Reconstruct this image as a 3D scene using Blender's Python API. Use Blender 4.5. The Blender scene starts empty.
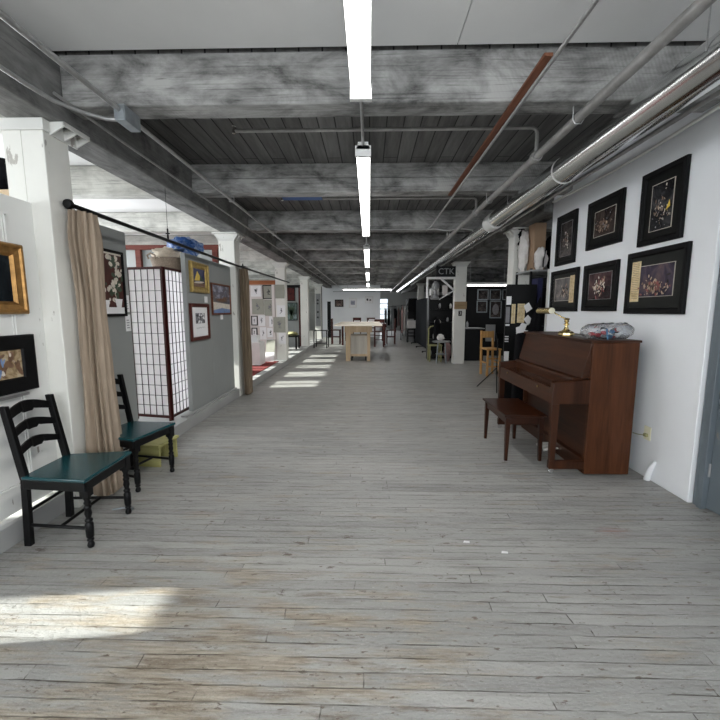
import bpy, bmesh, math, random
from mathutils import Vector, Matrix, noise as mnoise
random.seed(7)
R = math.radians
sc = bpy.context.scene
COL = sc.collection

# ------------------------------------------------------------------ camera
cam_d = bpy.data.cameras.new('camera'); cam = bpy.data.objects.new('camera', cam_d); COL.objects.link(cam)
cam_d.sensor_width = 36.0; cam_d.lens = 36.0 * 385.0 / 720.0
cam_d.clip_start = 0.02; cam_d.clip_end = 200
cam.location = (0, 0, 1.45)
cam.rotation_euler = (R(90 - 7.2532), 0, R(1.3284))
sc.camera = cam

# ------------------------------------------------------------------ world, sun, daylight, exposure
sc.view_settings.view_transform = 'Standard'
sc.view_settings.look = 'None'
sc.view_settings.gamma = 1.0
sc.view_settings.use_curve_mapping = False
sc.view_settings.exposure = 0.55
sc.cycles.max_bounces = 10
sc.cycles.diffuse_bounces = 5
sc.cycles.transparent_max_bounces = 12
sc.cycles.sample_clamp_indirect = 6.0
sc.cycles.caustics_reflective = False
sc.cycles.caustics_refractive = False
sc.cycles.use_denoising = True

W = bpy.data.worlds.new('sky'); sc.world = W; W.use_nodes = True
wn = W.node_tree.nodes; wl = W.node_tree.links
bgn = wn['Background']; bgn.inputs['Color'].default_value = (0.86, 0.93, 1.0, 1); bgn.inputs['Strength'].default_value = 1.3

SUN_DIR = Vector((1.0, 0.12, -0.45)).normalized()
sd = bpy.data.lights.new('sun', 'SUN'); sd.energy = 14.0; sd.angle = R(0.6); sd.color = (1.0, 0.95, 0.86)
so = bpy.data.objects.new('sun', sd); COL.objects.link(so)
so.rotation_euler = SUN_DIR.to_track_quat('-Z', 'Y').to_euler(); so.location = (-20, 0, 12)

def area(name, loc, direction, sx, sy, power, color=(1, 1, 1), spread=None):
    d = bpy.data.lights.new(name, 'AREA'); d.shape = 'RECTANGLE'; d.size = sx; d.size_y = sy
    d.energy = power; d.color = color
    if spread: d.spread = spread
    o = bpy.data.objects.new(name, d); COL.objects.link(o); o.location = loc
    o.rotation_euler = Vector(direction).to_track_quat('-Z', 'Y').to_euler()
    o.visible_camera = False
    return o
DAY = (0.93, 0.965, 1.0)
area('daylight_rear_fill', (0, -4.3, 1.75), (0, 1, -0.05), 8.0, 1.9, 230, DAY)  # added fill lamp behind the camera, in front of unseen rear windows
area('daylight_left_windows', (-5.8, -0.9, 1.7), (1, 0.0, -0.05), 4.6, 1.6, 50, DAY)
area('daylight_left_windows', (-5.8, 5.0, 1.7), (1, 0, -0.05), 3.0, 1.6, 130, DAY)
area('daylight_left_windows', (-5.8, 8.4, 1.7), (1, 0, -0.05), 3.2, 1.6, 45, DAY)
area('daylight_left_windows', (-5.8, 12.3, 1.7), (1, 0, -0.05), 3.4, 1.6, 40, DAY)
area('daylight_left_windows', (-5.8, 17.8, 1.7), (1, 0, -0.05), 6.0, 1.6, 28, DAY)
area('daylight_far_window', (1.1, 28.6, 1.6), (0, -1, 0), 2.0, 1.6, 30, DAY)

# ------------------------------------------------------------------ material helpers
def newmat(name):
    m = bpy.data.materials.new(name); m.use_nodes = True
    nt = m.node_tree; b = nt.nodes['Principled BSDF']
    return m, nt, b
def N(nt, t, **kw):
    n = nt.nodes.new(t)
    for k, v in kw.items(): setattr(n, k, v)
    return n
def coords(nt, scale=(1, 1, 1), kind='Object', rot=(0, 0, 0)):
    tc = N(nt, 'ShaderNodeTexCoord'); mp = N(nt, 'ShaderNodeMapping')
    mp.inputs['Scale'].default_value = scale; mp.inputs['Rotation'].default_value = rot
    nt.links.new(tc.outputs[kind], mp.inputs['Vector'])
    return mp.outputs['Vector']
def ramp(nt, fac, stops, interp='LINEAR'):
    r = N(nt, 'ShaderNodeValToRGB'); r.color_ramp.interpolation = interp
    e = r.color_ramp.elements
    while len(e) > 1: e.remove(e[-1])
    for i, (p, c) in enumerate(stops):
        el = e[0] if i == 0 else e.new(p)
        el.position = p; el.color = (c[0], c[1], c[2], 1) if isinstance(c, (tuple, list)) else (c, c, c, 1)
    nt.links.new(fac, r.inputs['Fac'])
    return r.outputs['Color']
def noise(nt, vec, scale, detail=4, rough=0.55, dist=0.0):
    n = N(nt, 'ShaderNodeTexNoise'); n.inputs['Scale'].default_value = scale
    n.inputs['Detail'].default_value = detail; n.inputs['Roughness'].default_value = rough
    n.inputs['Distortion'].default_value = dist
    nt.links.new(vec, n.inputs['Vector']); return n.outputs['Fac']
def mix(nt, fac, a, b, mode='MIX'):
    n = N(nt, 'ShaderNodeMix', data_type='RGBA', blend_type=mode)
    for s, v in ((0, fac), (6, a), (7, b)):
        if isinstance(v, (int, float)): n.inputs[s].default_value = v
        elif isinstance(v, (tuple, list)): n.inputs[s].default_value = (v[0], v[1], v[2], 1)
        else: nt.links.new(v, n.inputs[s])
    return n.outputs[2]
def math_(nt, op, a, b=0.0, clamp=False):
    n = N(nt, 'ShaderNodeMath', operation=op); n.use_clamp = clamp
    for s, v in ((0, a), (1, b)):
        if isinstance(v, (int, float)): n.inputs[s].default_value = v
        else: nt.links.new(v, n.inputs[s])
    return n.outputs[0]
def bump(nt, b, h, strength=0.3, dist=0.01):
    n = N(nt, 'ShaderNodeBump'); n.inputs['Strength'].default_value = strength; n.inputs['Distance'].default_value = dist
    nt.links.new(h, n.inputs['Height']); nt.links.new(n.outputs['Normal'], b.inputs['Normal'])

def plain(name, c, rough=0.5, metal=0.0, var=0.15, scale=6.0, stretch=(1, 1, 1), bmp=0.0, coat=0.0, spec=None):
    m, nt, b = newmat(name)
    v = coords(nt, stretch)
    f = noise(nt, v, scale, 5, 0.6)
    lo = [x * (1 - var) for x in c]; hi = [min(1, x * (1 + var)) for x in c]
    nt.links.new(ramp(nt, f, [(0.3, lo), (0.7, hi)]), b.inputs['Base Color'])
    b.inputs['Roughness'].default_value = rough; b.inputs['Metallic'].default_value = metal
    if coat: b.inputs['Coat Weight'].default_value = coat; b.inputs['Coat Roughness'].default_value = 0.12
    if spec is not None: b.inputs['Specular IOR Level'].default_value = spec
    if bmp: bump(nt, b, f, bmp, 0.004)
    return m
def wood(name, dark, light, rough=0.4, axis='z', freq=14.0, coat=0.0, bmp=0.08):
    m, nt, b = newmat(name)
    st = {'x': (0.08, 1, 1), 'y': (1, 0.08, 1), 'z': (1, 1, 0.08)}[axis]
    v = coords(nt, st)
    f = noise(nt, v, freq, 6, 0.62, 0.6); g = noise(nt, v, freq * 5, 3, 0.5)
    h = math_(nt, 'ADD', math_(nt, 'MULTIPLY', f, 0.75), math_(nt, 'MULTIPLY', g, 0.25))
    nt.links.new(ramp(nt, h, [(0.33, dark), (0.66, light)]), b.inputs['Base Color'])
    b.inputs['Roughness'].default_value = rough; b.inputs['Specular IOR Level'].default_value = 0.2
    if coat: b.inputs['Coat Weight'].default_value = coat; b.inputs['Coat Roughness'].default_value = 0.2
    if bmp: bump(nt, b, h, bmp, 0.002)
    return m
def emit(name, c, s):
    m, nt, b = newmat(name)
    b.inputs['Base Color'].default_value = (0.9, 0.9, 0.9, 1)
    b.inputs['Emission Color'].default_value = (*c, 1); b.inputs['Emission Strength'].default_value = s
    return m

def floor_mat():
    m, nt, b = newmat('painted_floor_boards')
    tc = N(nt, 'ShaderNodeTexCoord'); vec = tc.outputs['Object']
    # wobble the seams a little
    wob = N(nt, 'ShaderNodeTexNoise'); wob.inputs['Scale'].default_value = 2.2; wob.inputs['Detail'].default_value = 6
    nt.links.new(vec, wob.inputs['Vector'])
    sub = N(nt, 'ShaderNodeVectorMath', operation='SUBTRACT'); nt.links.new(wob.outputs['Color'], sub.inputs[0]); sub.inputs[1].default_value = (0.5, 0.5, 0.5)
    scl = N(nt, 'ShaderNodeVectorMath', operation='MULTIPLY'); nt.links.new(sub.outputs[0], scl.inputs[0]); scl.inputs[1].default_value = (0.08, 0.020, 0)
    add = N(nt, 'ShaderNodeVectorMath', operation='ADD'); nt.links.new(vec, add.inputs[0]); nt.links.new(scl.outputs[0], add.inputs[1])
    sx0 = N(nt, 'ShaderNodeSeparateXYZ'); nt.links.new(add.outputs[0], sx0.inputs[0])
    row = math_(nt, 'FLOOR', math_(nt, 'DIVIDE', sx0.outputs[1], 0.066))
    wnz = N(nt, 'ShaderNodeTexWhiteNoise', noise_dimensions='1D'); nt.links.new(row, wnz.inputs['W'])
    cx0 = N(nt, 'ShaderNodeCombineXYZ'); nt.links.new(math_(nt, 'ADD', sx0.outputs[0], math_(nt, 'MULTIPLY', wnz.outputs['Value'], 7.3)), cx0.inputs[0]); nt.links.new(sx0.outputs[1], cx0.inputs[1])
    br = N(nt, 'ShaderNodeTexBrick'); br.offset = 0.0; br.offset_frequency = 2; br.squash = 1.0
    br.inputs['Scale'].default_value = 1.0; br.inputs['Brick Width'].default_value = 1.35; br.inputs['Row Height'].default_value = 0.066
    br.inputs['Mortar Size'].default_value = 0.0028; br.inputs['Mortar Smooth'].default_value = 0.25; br.inputs['Bias'].default_value = 0.0
    br.inputs['Color1'].default_value = (0.0, 0, 0, 1); br.inputs['Color2'].default_value = (1, 1, 1, 1); br.inputs['Mortar'].default_value = (0.5, 0.5, 0.5, 1)
    nt.links.new(cx0.outputs[0], br.inputs['Vector'])
    seam = br.outputs['Fac']; tint = br.outputs['Color']
    paint = ramp(nt, tint, [(0.0, (0.29, 0.292, 0.282)), (1.0, (0.40, 0.40, 0.384))])
    big = noise(nt, coords(nt, (0.5, 1.0, 1)), 1.6, 4)
    paint = mix(nt, ramp(nt, big, [(0.35, 0.0), (0.65, 0.5)]), paint, (0.245, 0.247, 0.24))
    # grime streaks along the boards
    st = noise(nt, coords(nt, (1.2, 14, 1)), 2.2, 6, 0.65)
    paint = mix(nt, ramp(nt, st, [(0.50, 0.0), (0.72, 0.55)]), paint, (0.12, 0.110, 0.094))
    # worn paint: brownish bare boards, plus sunlit beige bounce painted in, mostly front left
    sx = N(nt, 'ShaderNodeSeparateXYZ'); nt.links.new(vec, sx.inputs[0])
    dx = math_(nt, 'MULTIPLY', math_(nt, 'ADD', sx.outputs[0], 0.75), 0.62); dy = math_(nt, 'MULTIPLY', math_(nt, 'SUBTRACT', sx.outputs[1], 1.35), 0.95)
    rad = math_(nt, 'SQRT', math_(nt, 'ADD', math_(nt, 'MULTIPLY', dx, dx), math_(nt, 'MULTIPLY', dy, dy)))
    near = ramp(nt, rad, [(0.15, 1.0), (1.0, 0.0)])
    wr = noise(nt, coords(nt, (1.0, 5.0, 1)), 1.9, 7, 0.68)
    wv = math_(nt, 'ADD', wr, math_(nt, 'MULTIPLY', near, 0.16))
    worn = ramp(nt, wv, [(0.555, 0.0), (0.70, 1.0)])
    worn_bounce_tint = mix(nt, ramp(nt, noise(nt, coords(nt, (2, 30, 1)), 3, 4), [(0.35, 0), (0.65, 1)]), (0.19, 0.150, 0.100), (0.40, 0.355, 0.285))
    paint = mix(nt, math_(nt, 'MULTIPLY', worn, 0.80), paint, worn_bounce_tint)
    dk = noise(nt, coords(nt, (0.9, 6.0, 1)), 2.9, 7, 0.7)
    paint = mix(nt, math_(nt, 'MULTIPLY', ramp(nt, math_(nt, 'ADD', dk, math_(nt, 'MULTIPLY', near, 0.08)), [(0.61, 0.0), (0.70, 1.0)]), 0.6), paint, (0.13, 0.100, 0.064))
    # small chips
    ch = noise(nt, coords(nt, (1, 3.0, 1)), 17, 4, 0.6)
    chm = ramp(nt, ch, [(0.64, 0.0), (0.67, 1.0)])
    paint = mix(nt, math_(nt, 'MULTIPLY', chm, 0.75), paint, (0.14, 0.10, 0.075))
    go = noise(nt, coords(nt, (1, 2.6, 1)), 5.2, 6, 0.72, 0.3)
    gom = ramp(nt, go, [(0.63, 0.0), (0.65, 1.0)])
    paint = mix(nt, math_(nt, 'MULTIPLY', gom, 0.8), paint, (0.10, 0.075, 0.055))
    sp = noise(nt, coords(nt, (1, 1.6, 1)), 60, 3, 0.6)
    paint = mix(nt, math_(nt, 'MULTIPLY', ramp(nt, sp, [(0.60, 0.0), (0.72, 1.0)]), 0.35), paint, (0.12, 0.11, 0.095))
    paint = mix(nt, math_(nt, 'MULTIPLY', ramp(nt, sp, [(0.28, 1.0), (0.40, 0.0)]), 0.35), paint, (0.52, 0.52, 0.50))
    # seams, partly filled with paint
    fill = ramp(nt, noise(nt, coords(nt, (1.6, 9, 1)), 2.4, 4), [(0.40, 0.05), (0.62, 1.0)])
    sm = math_(nt, 'MULTIPLY', seam, fill)
    paint = mix(nt, math_(nt, 'MULTIPLY', sm, 0.92), paint, (0.05, 0.04, 0.03))
    # a faint smear of red paint
    ex = math_(nt, 'MULTIPLY', math_(nt, 'SUBTRACT', sx.outputs[0], 1.62), 7.0); ey = math_(nt, 'MULTIPLY', math_(nt, 'SUBTRACT', sx.outputs[1], 2.42), 14.0)
    er = math_(nt, 'ADD', math_(nt, 'MULTIPLY', ex, ex), math_(nt, 'MULTIPLY', ey, ey))
    paint = mix(nt, math_(nt, 'MULTIPLY', ramp(nt, er, [(0.0, 1.0), (1.0, 0.0)]), ramp(nt, st, [(0.45, 0.0), (0.65, 0.5)])), paint, (0.36, 0.14, 0.11))
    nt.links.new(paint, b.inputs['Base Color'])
    rg = ramp(nt, noise(nt, coords(nt, (1, 4, 1)), 5, 4), [(0.3, 0.28), (0.7, 0.50)])
    nt.links.new(rg, b.inputs['Roughness'])
    fine = math_(nt, 'ADD', noise(nt, coords(nt, (1, 2.2, 1)), 30, 6, 0.7), math_(nt, 'MULTIPLY', math_(nt, 'ABSOLUTE', math_(nt, 'SUBTRACT', noise(nt, coords(nt, (1, 1.6, 1)), 13, 4, 0.6), 0.5)), -3.0))
    hgt = math_(nt, 'SUBTRACT', math_(nt, 'ADD', math_(nt, 'MULTIPLY', fine, 0.35), math_(nt, 'MULTIPLY', tint, 0.25)), math_(nt, 'ADD', math_(nt, 'MULTIPLY', sm, 1.0), math_(nt, 'MULTIPLY', chm, 0.3)))
    bump(nt, b, hgt, 1.0, 0.010)
    return m
def beam_mat(name, axis='x', lo=0.10, hi=0.46, warm=0.97):
    m, nt, b = newmat(name)
    st = {'x': (0.75, 1.5, 1.5), 'y': (1.5, 0.75, 1.5)}[axis]
    v = coords(nt, st)
    f = noise(nt, v, 2.6, 7, 0.68, 0.4)
    st2 = {'x': (0.25, 6, 6), 'y': (6, 0.25, 6)}[axis]
    g = noise(nt, coords(nt, st2), 5, 5, 0.6)
    h = math_(nt, 'ADD', math_(nt, 'MULTIPLY', f, 0.82), math_(nt, 'MULTIPLY', g, 0.18))
    c = lambda x: (x, x * 0.995, x * warm)
    col = ramp(nt, h, [(0.34, c(lo)), (0.48, c((lo + hi) * 0.52)), (0.62, c(hi))])
    # saw marks: fine slanted lines that fade in and out
    wv = N(nt, 'ShaderNodeTexWave'); wv.wave_type = 'BANDS'; wv.bands_direction = 'X'; wv.inputs['Scale'].default_value = 14; wv.inputs['Distortion'].default_value = 1.5
    nt.links.new(coords(nt, (1, 1, 0.8), rot=(0, R(28), R(10))), wv.inputs['Vector'])
    sm = ramp(nt, noise(nt, coords(nt), 0.9, 2), [(0.5, 0.0), (0.68, 0.13)])
    col = mix(nt, math_(nt, 'MULTIPLY', wv.outputs['Fac'], sm), col, (lo * 0.7,) * 3)
    # cracks along the grain
    cr = noise(nt, coords(nt, {'x': (0.12, 9, 9), 'y': (9, 0.12, 9)}[axis]), 2.2, 3, 0.5)
    cm = ramp(nt, cr, [(0.492, 0.0), (0.5, 0.8), (0.508, 0.0)])
    col = mix(nt, math_(nt, 'MULTIPLY', cm, 0.6), col, (0.03, 0.03, 0.028))
    nt.links.new(col, b.inputs['Base Color']); b.inputs['Roughness'].default_value = 0.85; b.inputs['Specular IOR Level'].default_value = 0.2
    bump(nt, b, h, 0.6, 0.015)
    return m
def plank_mat():
    m, nt, b = newmat('bare_ceiling_planks')
    br = N(nt, 'ShaderNodeTexBrick'); br.offset = 0.5
    br.inputs['Scale'].default_value = 1.0; br.inputs['Brick Width'].default_value = 5.5; br.inputs['Row Height'].default_value = 0.155
    br.inputs['Mortar Size'].default_value = 0.006; br.inputs['Mortar Smooth'].default_value = 0.1
    br.inputs['Color1'].default_value = (0, 0, 0, 1); br.inputs['Color2'].default_value = (1, 1, 1, 1); br.inputs['Mortar'].default_value = (0, 0, 0, 1)
    nt.links.new(coords(nt, rot=(0, 0, R(90))), br.inputs['Vector'])
    f = noise(nt, coords(nt, (5, 0.5, 1)), 3.0, 6, 0.66)
    col = ramp(nt, f, [(0.32, (0.040, 0.039, 0.036)), (0.68, (0.15, 0.147, 0.14))])
    col = mix(nt, 0.35, col, ramp(nt, br.outputs['Color'], [(0, 0.06), (1, 0.20)]))
    col = mix(nt, br.outputs['Fac'], col, (0.012, 0.012, 0.012))
    nt.links.new(col, b.inputs['Base Color']); b.inputs['Roughness'].default_value = 0.85
    bump(nt, b, math_(nt, 'SUBTRACT', f, br.outputs['Fac']), 0.6, 0.01)
    return m
def wall_mat(name, c, chips=0.0, rough=0.6, mott=0.05):
    m, nt, b = newmat(name)
    f = noise(nt, coords(nt), 1.7, 5); g = noise(nt, coords(nt), 38, 4, 0.6)
    col = ramp(nt, f, [(0.3, [x * (1 - mott) for x in c]), (0.7, [min(1, x * (1 + mott)) for x in c])])
    if chips:
        k = noise(nt, coords(nt, (1, 1, 0.35)), 11, 5, 0.62)
        col = mix(nt, math_(nt, 'MULTIPLY', ramp(nt, k, [(0.665, 0), (0.685, 1)]), chips), col, (0.22, 0.19, 0.16))
    nt.links.new(col, b.inputs['Base Color']); b.inputs['Roughness'].default_value = rough
    bump(nt, b, g, 0.12, 0.003)
    return m
def art_mat(name, cols, scale=5.0, seed=0.0, vig=True, rough=0.22, stretch=(1, 1, 1)):
    """painted picture: soft patches of its own colours, lighter group of shapes in the middle"""
    m, nt, b = newmat(name)
    tc = N(nt, 'ShaderNodeTexCoord'); mp = N(nt, 'ShaderNodeMapping'); mp.inputs['Location'].default_value = (seed, seed * 0.7, seed * 1.3)
    mp.inputs['Scale'].default_value = stretch
    nt.links.new(tc.outputs['Object'], mp.inputs['Vector'])
    f = noise(nt, mp.outputs[0], scale, 6, 0.6, 1.2)
    n = len(cols); stops = [(0.32 + 0.36 * i / (n - 1), c) for i, c in enumerate(cols)]
    col = ramp(nt, f, stops)
    nt.links.new(col, b.inputs['Base Color']); b.inputs['Roughness'].default_value = rough; b.inputs['Specular IOR Level'].default_value = 0.2
    return m
def glass_mat(name, tint=(0.95, 0.97, 1.0), gloss=0.10, rough=0.05):
    m, nt, b = newmat(name)
    nt.nodes.remove(b)
    tr = N(nt, 'ShaderNodeBsdfTransparent'); tr.inputs['Color'].default_value = (*tint, 1)
    gl = N(nt, 'ShaderNodeBsdfGlossy'); gl.inputs['Roughness'].default_value = rough
    mx = N(nt, 'ShaderNodeMixShader'); lw = N(nt, 'ShaderNodeLayerWeight'); lw.inputs['Blend'].default_value = gloss
    nt.links.new(lw.outputs['Facing'], mx.inputs['Fac']); nt.links.new(tr.outputs[0], mx.inputs[1]); nt.links.new(gl.outputs[0], mx.inputs[2])
    nt.links.new(mx.outputs[0], nt.nodes['Material Output'].inputs['Surface'])
    return m
def paper_mat(name, c=(0.86, 0.86, 0.88)):
    m, nt, b = newmat(name)
    f = noise(nt, coords(nt), 3, 3)
    nt.links.new(ramp(nt, f, [(0.3, [x * 0.96 for x in c]), (0.7, c)]), b.inputs['Base Color']); b.inputs['Roughness'].default_value = 0.7
    tl = N(nt, 'ShaderNodeBsdfTranslucent'); tl.inputs['Color'].default_value = (*c, 1)
    mx = N(nt, 'ShaderNodeMixShader'); mx.inputs['Fac'].default_value = 0.65
    nt.links.new(b.outputs[0], mx.inputs[1]); nt.links.new(tl.outputs[0], mx.inputs[2])
    nt.links.new(mx.outputs[0], nt.nodes['Material Output'].inputs['Surface'])
    return m

M = {}
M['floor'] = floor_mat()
M['beam'] = beam_mat('whitewashed_rough_timber', 'x', 0.026, 0.42)
M['girder'] = beam_mat('grey_girder_timber', 'y', 0.05, 0.26)
M['beam_pale'] = beam_mat('pale_painted_timber', 'x', 0.30, 0.66, 0.93)
M['plank'] = plank_mat()
M['panel_white'] = wall_mat('white_ceiling_board', (0.72, 0.72, 0.715), 0, 0.7, 0.04)
M['wall'] = wall_mat('white_gallery_wall', (0.80, 0.82, 0.845), 0, 0.6, 0.025)
M['oldwhite'] = wall_mat('old_white_paint', (0.76, 0.765, 0.745), 0.8, 0.5, 0.05)
M['column'] = wall_mat('chipped_cream_column_paint', (0.75, 0.745, 0.70), 0.6, 0.5, 0.06)
M['iron'] = wall_mat('white_painted_iron', (0.66, 0.66, 0.63), 0.7, 0.5, 0.1)
M['greyboard'] = wall_mat('grey_painted_partition', (0.265, 0.278, 0.272), 0, 0.6, 0.05)
M['greycurb'] = wall_mat('grey_painted_curb', (0.34, 0.345, 0.34), 0.4, 0.6, 0.1)
M['pinkwall'] = wall_mat('pale_booth_wall', (0.66, 0.61, 0.59), 0, 0.7, 0.06)
M['darkwall'] = wall_mat('black_studio_wall', (0.005, 0.005, 0.0055), 0, 0.8, 0.2)
M['outer'] = wall_mat('outer_wall_plaster', (0.62, 0.62, 0.60), 0.3, 0.7, 0.08)
M['redtimber'] = wood('red_brown_timber', (0.070, 0.016, 0.011), (0.13, 0.034, 0.024), 0.5, 'x')
M['orangetimber'] = wood('orange_timber', (0.28, 0.10, 0.045), (0.42, 0.17, 0.08), 0.5, 'x')
M['door'] = wall_mat('slate_blue_door_paint', (0.125, 0.15, 0.17), 0.7, 0.38, 0.08)
M['carpet'] = plain('red_carpet', (0.15, 0.014, 0.013), 0.95, 0, 0.3, 60)
M['black'] = plain('black_paint', (0.0035, 0.0035, 0.004), 0.38, 0, 0.3, 12, spec=0.22)
M['blackgloss'] = plain('black_lacquer', (0.010, 0.010, 0.011), 0.25, 0, 0.2, 12)
M['blackframe'] = plain('black_frame_moulding', (0.004, 0.004, 0.0045), 0.5, 0, 0.3, 20, spec=0.15)
M['blackcloth'] = plain('black_cloth', (0.006, 0.006, 0.007), 0.9, 0, 0.3, 40, spec=0.1)
M['charcoal'] = plain('charcoal_cloth', (0.018, 0.020, 0.023), 0.9, 0, 0.2, 40, spec=0.1)
M['passe'] = plain('black_mat_board', (0.006, 0.0065, 0.006), 0.5, 0, 0.2, 8, spec=0.12)
M['passe_grey'] = plain('charcoal_mat_board', (0.016, 0.017, 0.016), 0.5, 0, 0.15, 8, spec=0.15)
M['teal'] = plain('teal_seat_paint', (0.005, 0.050, 0.060), 0.25, 0, 0.25, 4, coat=0.12)
M['gold'] = plain('gilt_moulding', (0.34, 0.185, 0.060), 0.45, 0.7, 0.3, 25)
M['palegold'] = plain('pale_gilt_moulding', (0.46, 0.33, 0.115), 0.42, 0.65, 0.25, 25)
M['brass'] = plain('polished_brass', (0.72, 0.56, 0.26), 0.22, 1.0, 0.1, 25)
M['ivory'] = plain('ivory_knob', (0.80, 0.77, 0.60), 0.3, 0, 0.05)
M['piano'] = wood('walnut_veneer', (0.02, 0.0062, 0.0022), (0.062, 0.021, 0.0085), 0.42, 'z', 11, 0.08, 0.04)
M['piano_h'] = wood('walnut_veneer_level', (0.019, 0.006, 0.0022), (0.054, 0.019, 0.008), 0.42, 'y', 11, 0.08, 0.04)
M['piano_side'] = wood('walnut_side_veneer', (0.034, 0.01, 0.0032), (0.098, 0.034, 0.013), 0.42, 'z', 12, 0.08, 0.04)
M['fallboard'] = plain('polished_dark_walnut', (0.030, 0.010, 0.004), 0.14, 0, 0.2, 8, coat=0.4)
M['bench'] = wood('bench_mahogany', (0.014, 0.004, 0.0018), (0.042, 0.013, 0.0055), 0.35, 'y', 12, 0.15, 0.04)
M['pianodark'] = plain('dark_piano_interior', (0.012, 0.006, 0.004), 0.5)
M['key_white'] = plain('white_piano_keys', (0.75, 0.73, 0.68), 0.25, 0, 0.05)
M['chrome'] = plain('chrome', (0.75, 0.75, 0.75), 0.15, 1.0, 0.05)
M['pedalmetal'] = plain('nickel_pedal', (0.80, 0.79, 0.76), 0.4, 0.6, 0.05)
M['galv'] = plain('galvanised_sheet', (0.74, 0.75, 0.75), 0.17, 1.0, 0.02, 2, (1, 0.2, 1))
M['pipe'] = plain('grey_painted_pipe', (0.30, 0.295, 0.285), 0.42, 0.35, 0.18, 14)
M['conduit'] = plain('steel_conduit', (0.42, 0.42, 0.42), 0.38, 0.8, 0.15, 20)
M['boxsteel'] = plain('steel_junction_box', (0.30, 0.33, 0.35), 0.45, 0.6, 0.2, 12)
M['cablewhite'] = plain('white_cable', (0.70, 0.70, 0.68), 0.5, 0, 0.08)
M['rustwood'] = wood('rusty_brown_board', (0.085, 0.028, 0.016), (0.20, 0.085, 0.05), 0.6, 'y', 9)
M['blueboard'] = plain('blue_sheet', (0.03, 0.085, 0.24), 0.6)
M['curtain'] = plain('tan_curtain', (0.33, 0.262, 0.198), 0.85, 0, 0.18, 5, (4, 4, 0.6))
M['curtainb'] = plain('brown_curtain', (0.19, 0.145, 0.100), 0.85, 0, 0.22, 5, (4, 4, 0.6))
M['shoji_frame'] = wood('dark_red_lacquer', (0.022, 0.0045, 0.004), (0.050, 0.010, 0.008), 0.35, 'z', 10)
M['shoji_bar'] = plain('dark_screen_lattice', (0.010, 0.005, 0.005), 0.4)
M['shoji_paper'] = paper_mat('screen_paper', (0.88, 0.86, 0.87))
M['paper'] = plain('white_paper', (0.80, 0.80, 0.81), 0.7, 0, 0.03)
M['greypaper'] = plain('grey_green_paper', (0.33, 0.335, 0.285), 0.8, 0, 0.08)
M['parchment'] = art_mat('aged_parchment', [(0.50, 0.38, 0.20), (0.66, 0.53, 0.31), (0.74, 0.63, 0.42)], 14, 3.1, rough=0.6)
M['ink'] = plain('black_ink', (0.03, 0.03, 0.035), 0.6)
M['inkgrey'] = plain('grey_ink', (0.20, 0.20, 0.22), 0.6)
M['yellow'] = wood('pale_yellow_painted_wood', (0.30, 0.28, 0.095), (0.46, 0.44, 0.19), 0.5, 'x', 10)
M['pine'] = wood('pale_pine', (0.50, 0.36, 0.22), (0.70, 0.55, 0.38), 0.5, 'z', 9)
M['pinetop'] = wood('pale_plywood_top', (0.62, 0.55, 0.46), (0.80, 0.74, 0.65), 0.45, 'x', 7)
M['plywood'] = wood('weathered_plywood', (0.44, 0.41, 0.36), (0.66, 0.63, 0.57), 0.6, 'z', 6)
M['honey'] = wood('honey_wood', (0.44, 0.23, 0.075), (0.68, 0.40, 0.16), 0.4, 'z', 10)
M['redwood'] = wood('dark_red_chair_wood', (0.045, 0.011, 0.009), (0.10, 0.027, 0.020), 0.4, 'z', 10)
M['cardboard'] = plain('brown_cardboard', (0.33, 0.22, 0.14), 0.8, 0, 0.08)
M['white'] = plain('white_enamel', (0.78, 0.78, 0.77), 0.4, 0, 0.03)
M['grey'] = plain('mid_grey_enamel', (0.28, 0.285, 0.29), 0.45, 0, 0.08)
M['whitecloth'] = plain('white_cloth', (0.68, 0.66, 0.64), 0.9, 0, 0.12, 9)
M['pinkcloth'] = plain('pink_cloth', (0.30, 0.19, 0.18), 0.9, 0, 0.2, 9)
M['bluecloth'] = art_mat('blue_plastic_sheet', [(0.02, 0.05, 0.15), (0.05, 0.13, 0.36), (0.45, 0.52, 0.62)], 9, 2.0, rough=0.4)
M['creamcloth'] = plain('cream_cloth', (0.62, 0.54, 0.44), 0.9, 0, 0.2, 10)
M['wicker'] = plain('brown_wicker', (0.20, 0.155, 0.115), 0.8, 0, 0.5, 60, (1, 1, 3), 0.6)
M['tube'] = emit('lit_fluorescent_tube', (1.0, 0.985, 0.965), 5.0)
M['winglass'] = glass_mat('window_glass', (0.93, 0.96, 0.97))
M['bagplastic'] = glass_mat('clear_plastic', (0.90, 0.92, 0.95), 0.35, 0.15)
M['redprint'] = plain('red_wrappers', (0.45, 0.08, 0.09), 0.4)
M['blueprint'] = plain('blue_wrappers', (0.08, 0.20, 0.36), 0.4)
M['darkshelf'] = plain('dark_shelf_goods', (0.008, 0.008, 0.009), 0.6, 0, 0.5, 8, spec=0.15)
M['olive'] = plain('olive_box', (0.30, 0.29, 0.14), 0.7)
M['navy'] = plain('navy_cloth', (0.02, 0.022, 0.075), 0.85)
M['tanboard'] = wood('tan_wooden_plaque', (0.28, 0.19, 0.10), (0.44, 0.32, 0.19), 0.5, 'x', 12)

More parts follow.
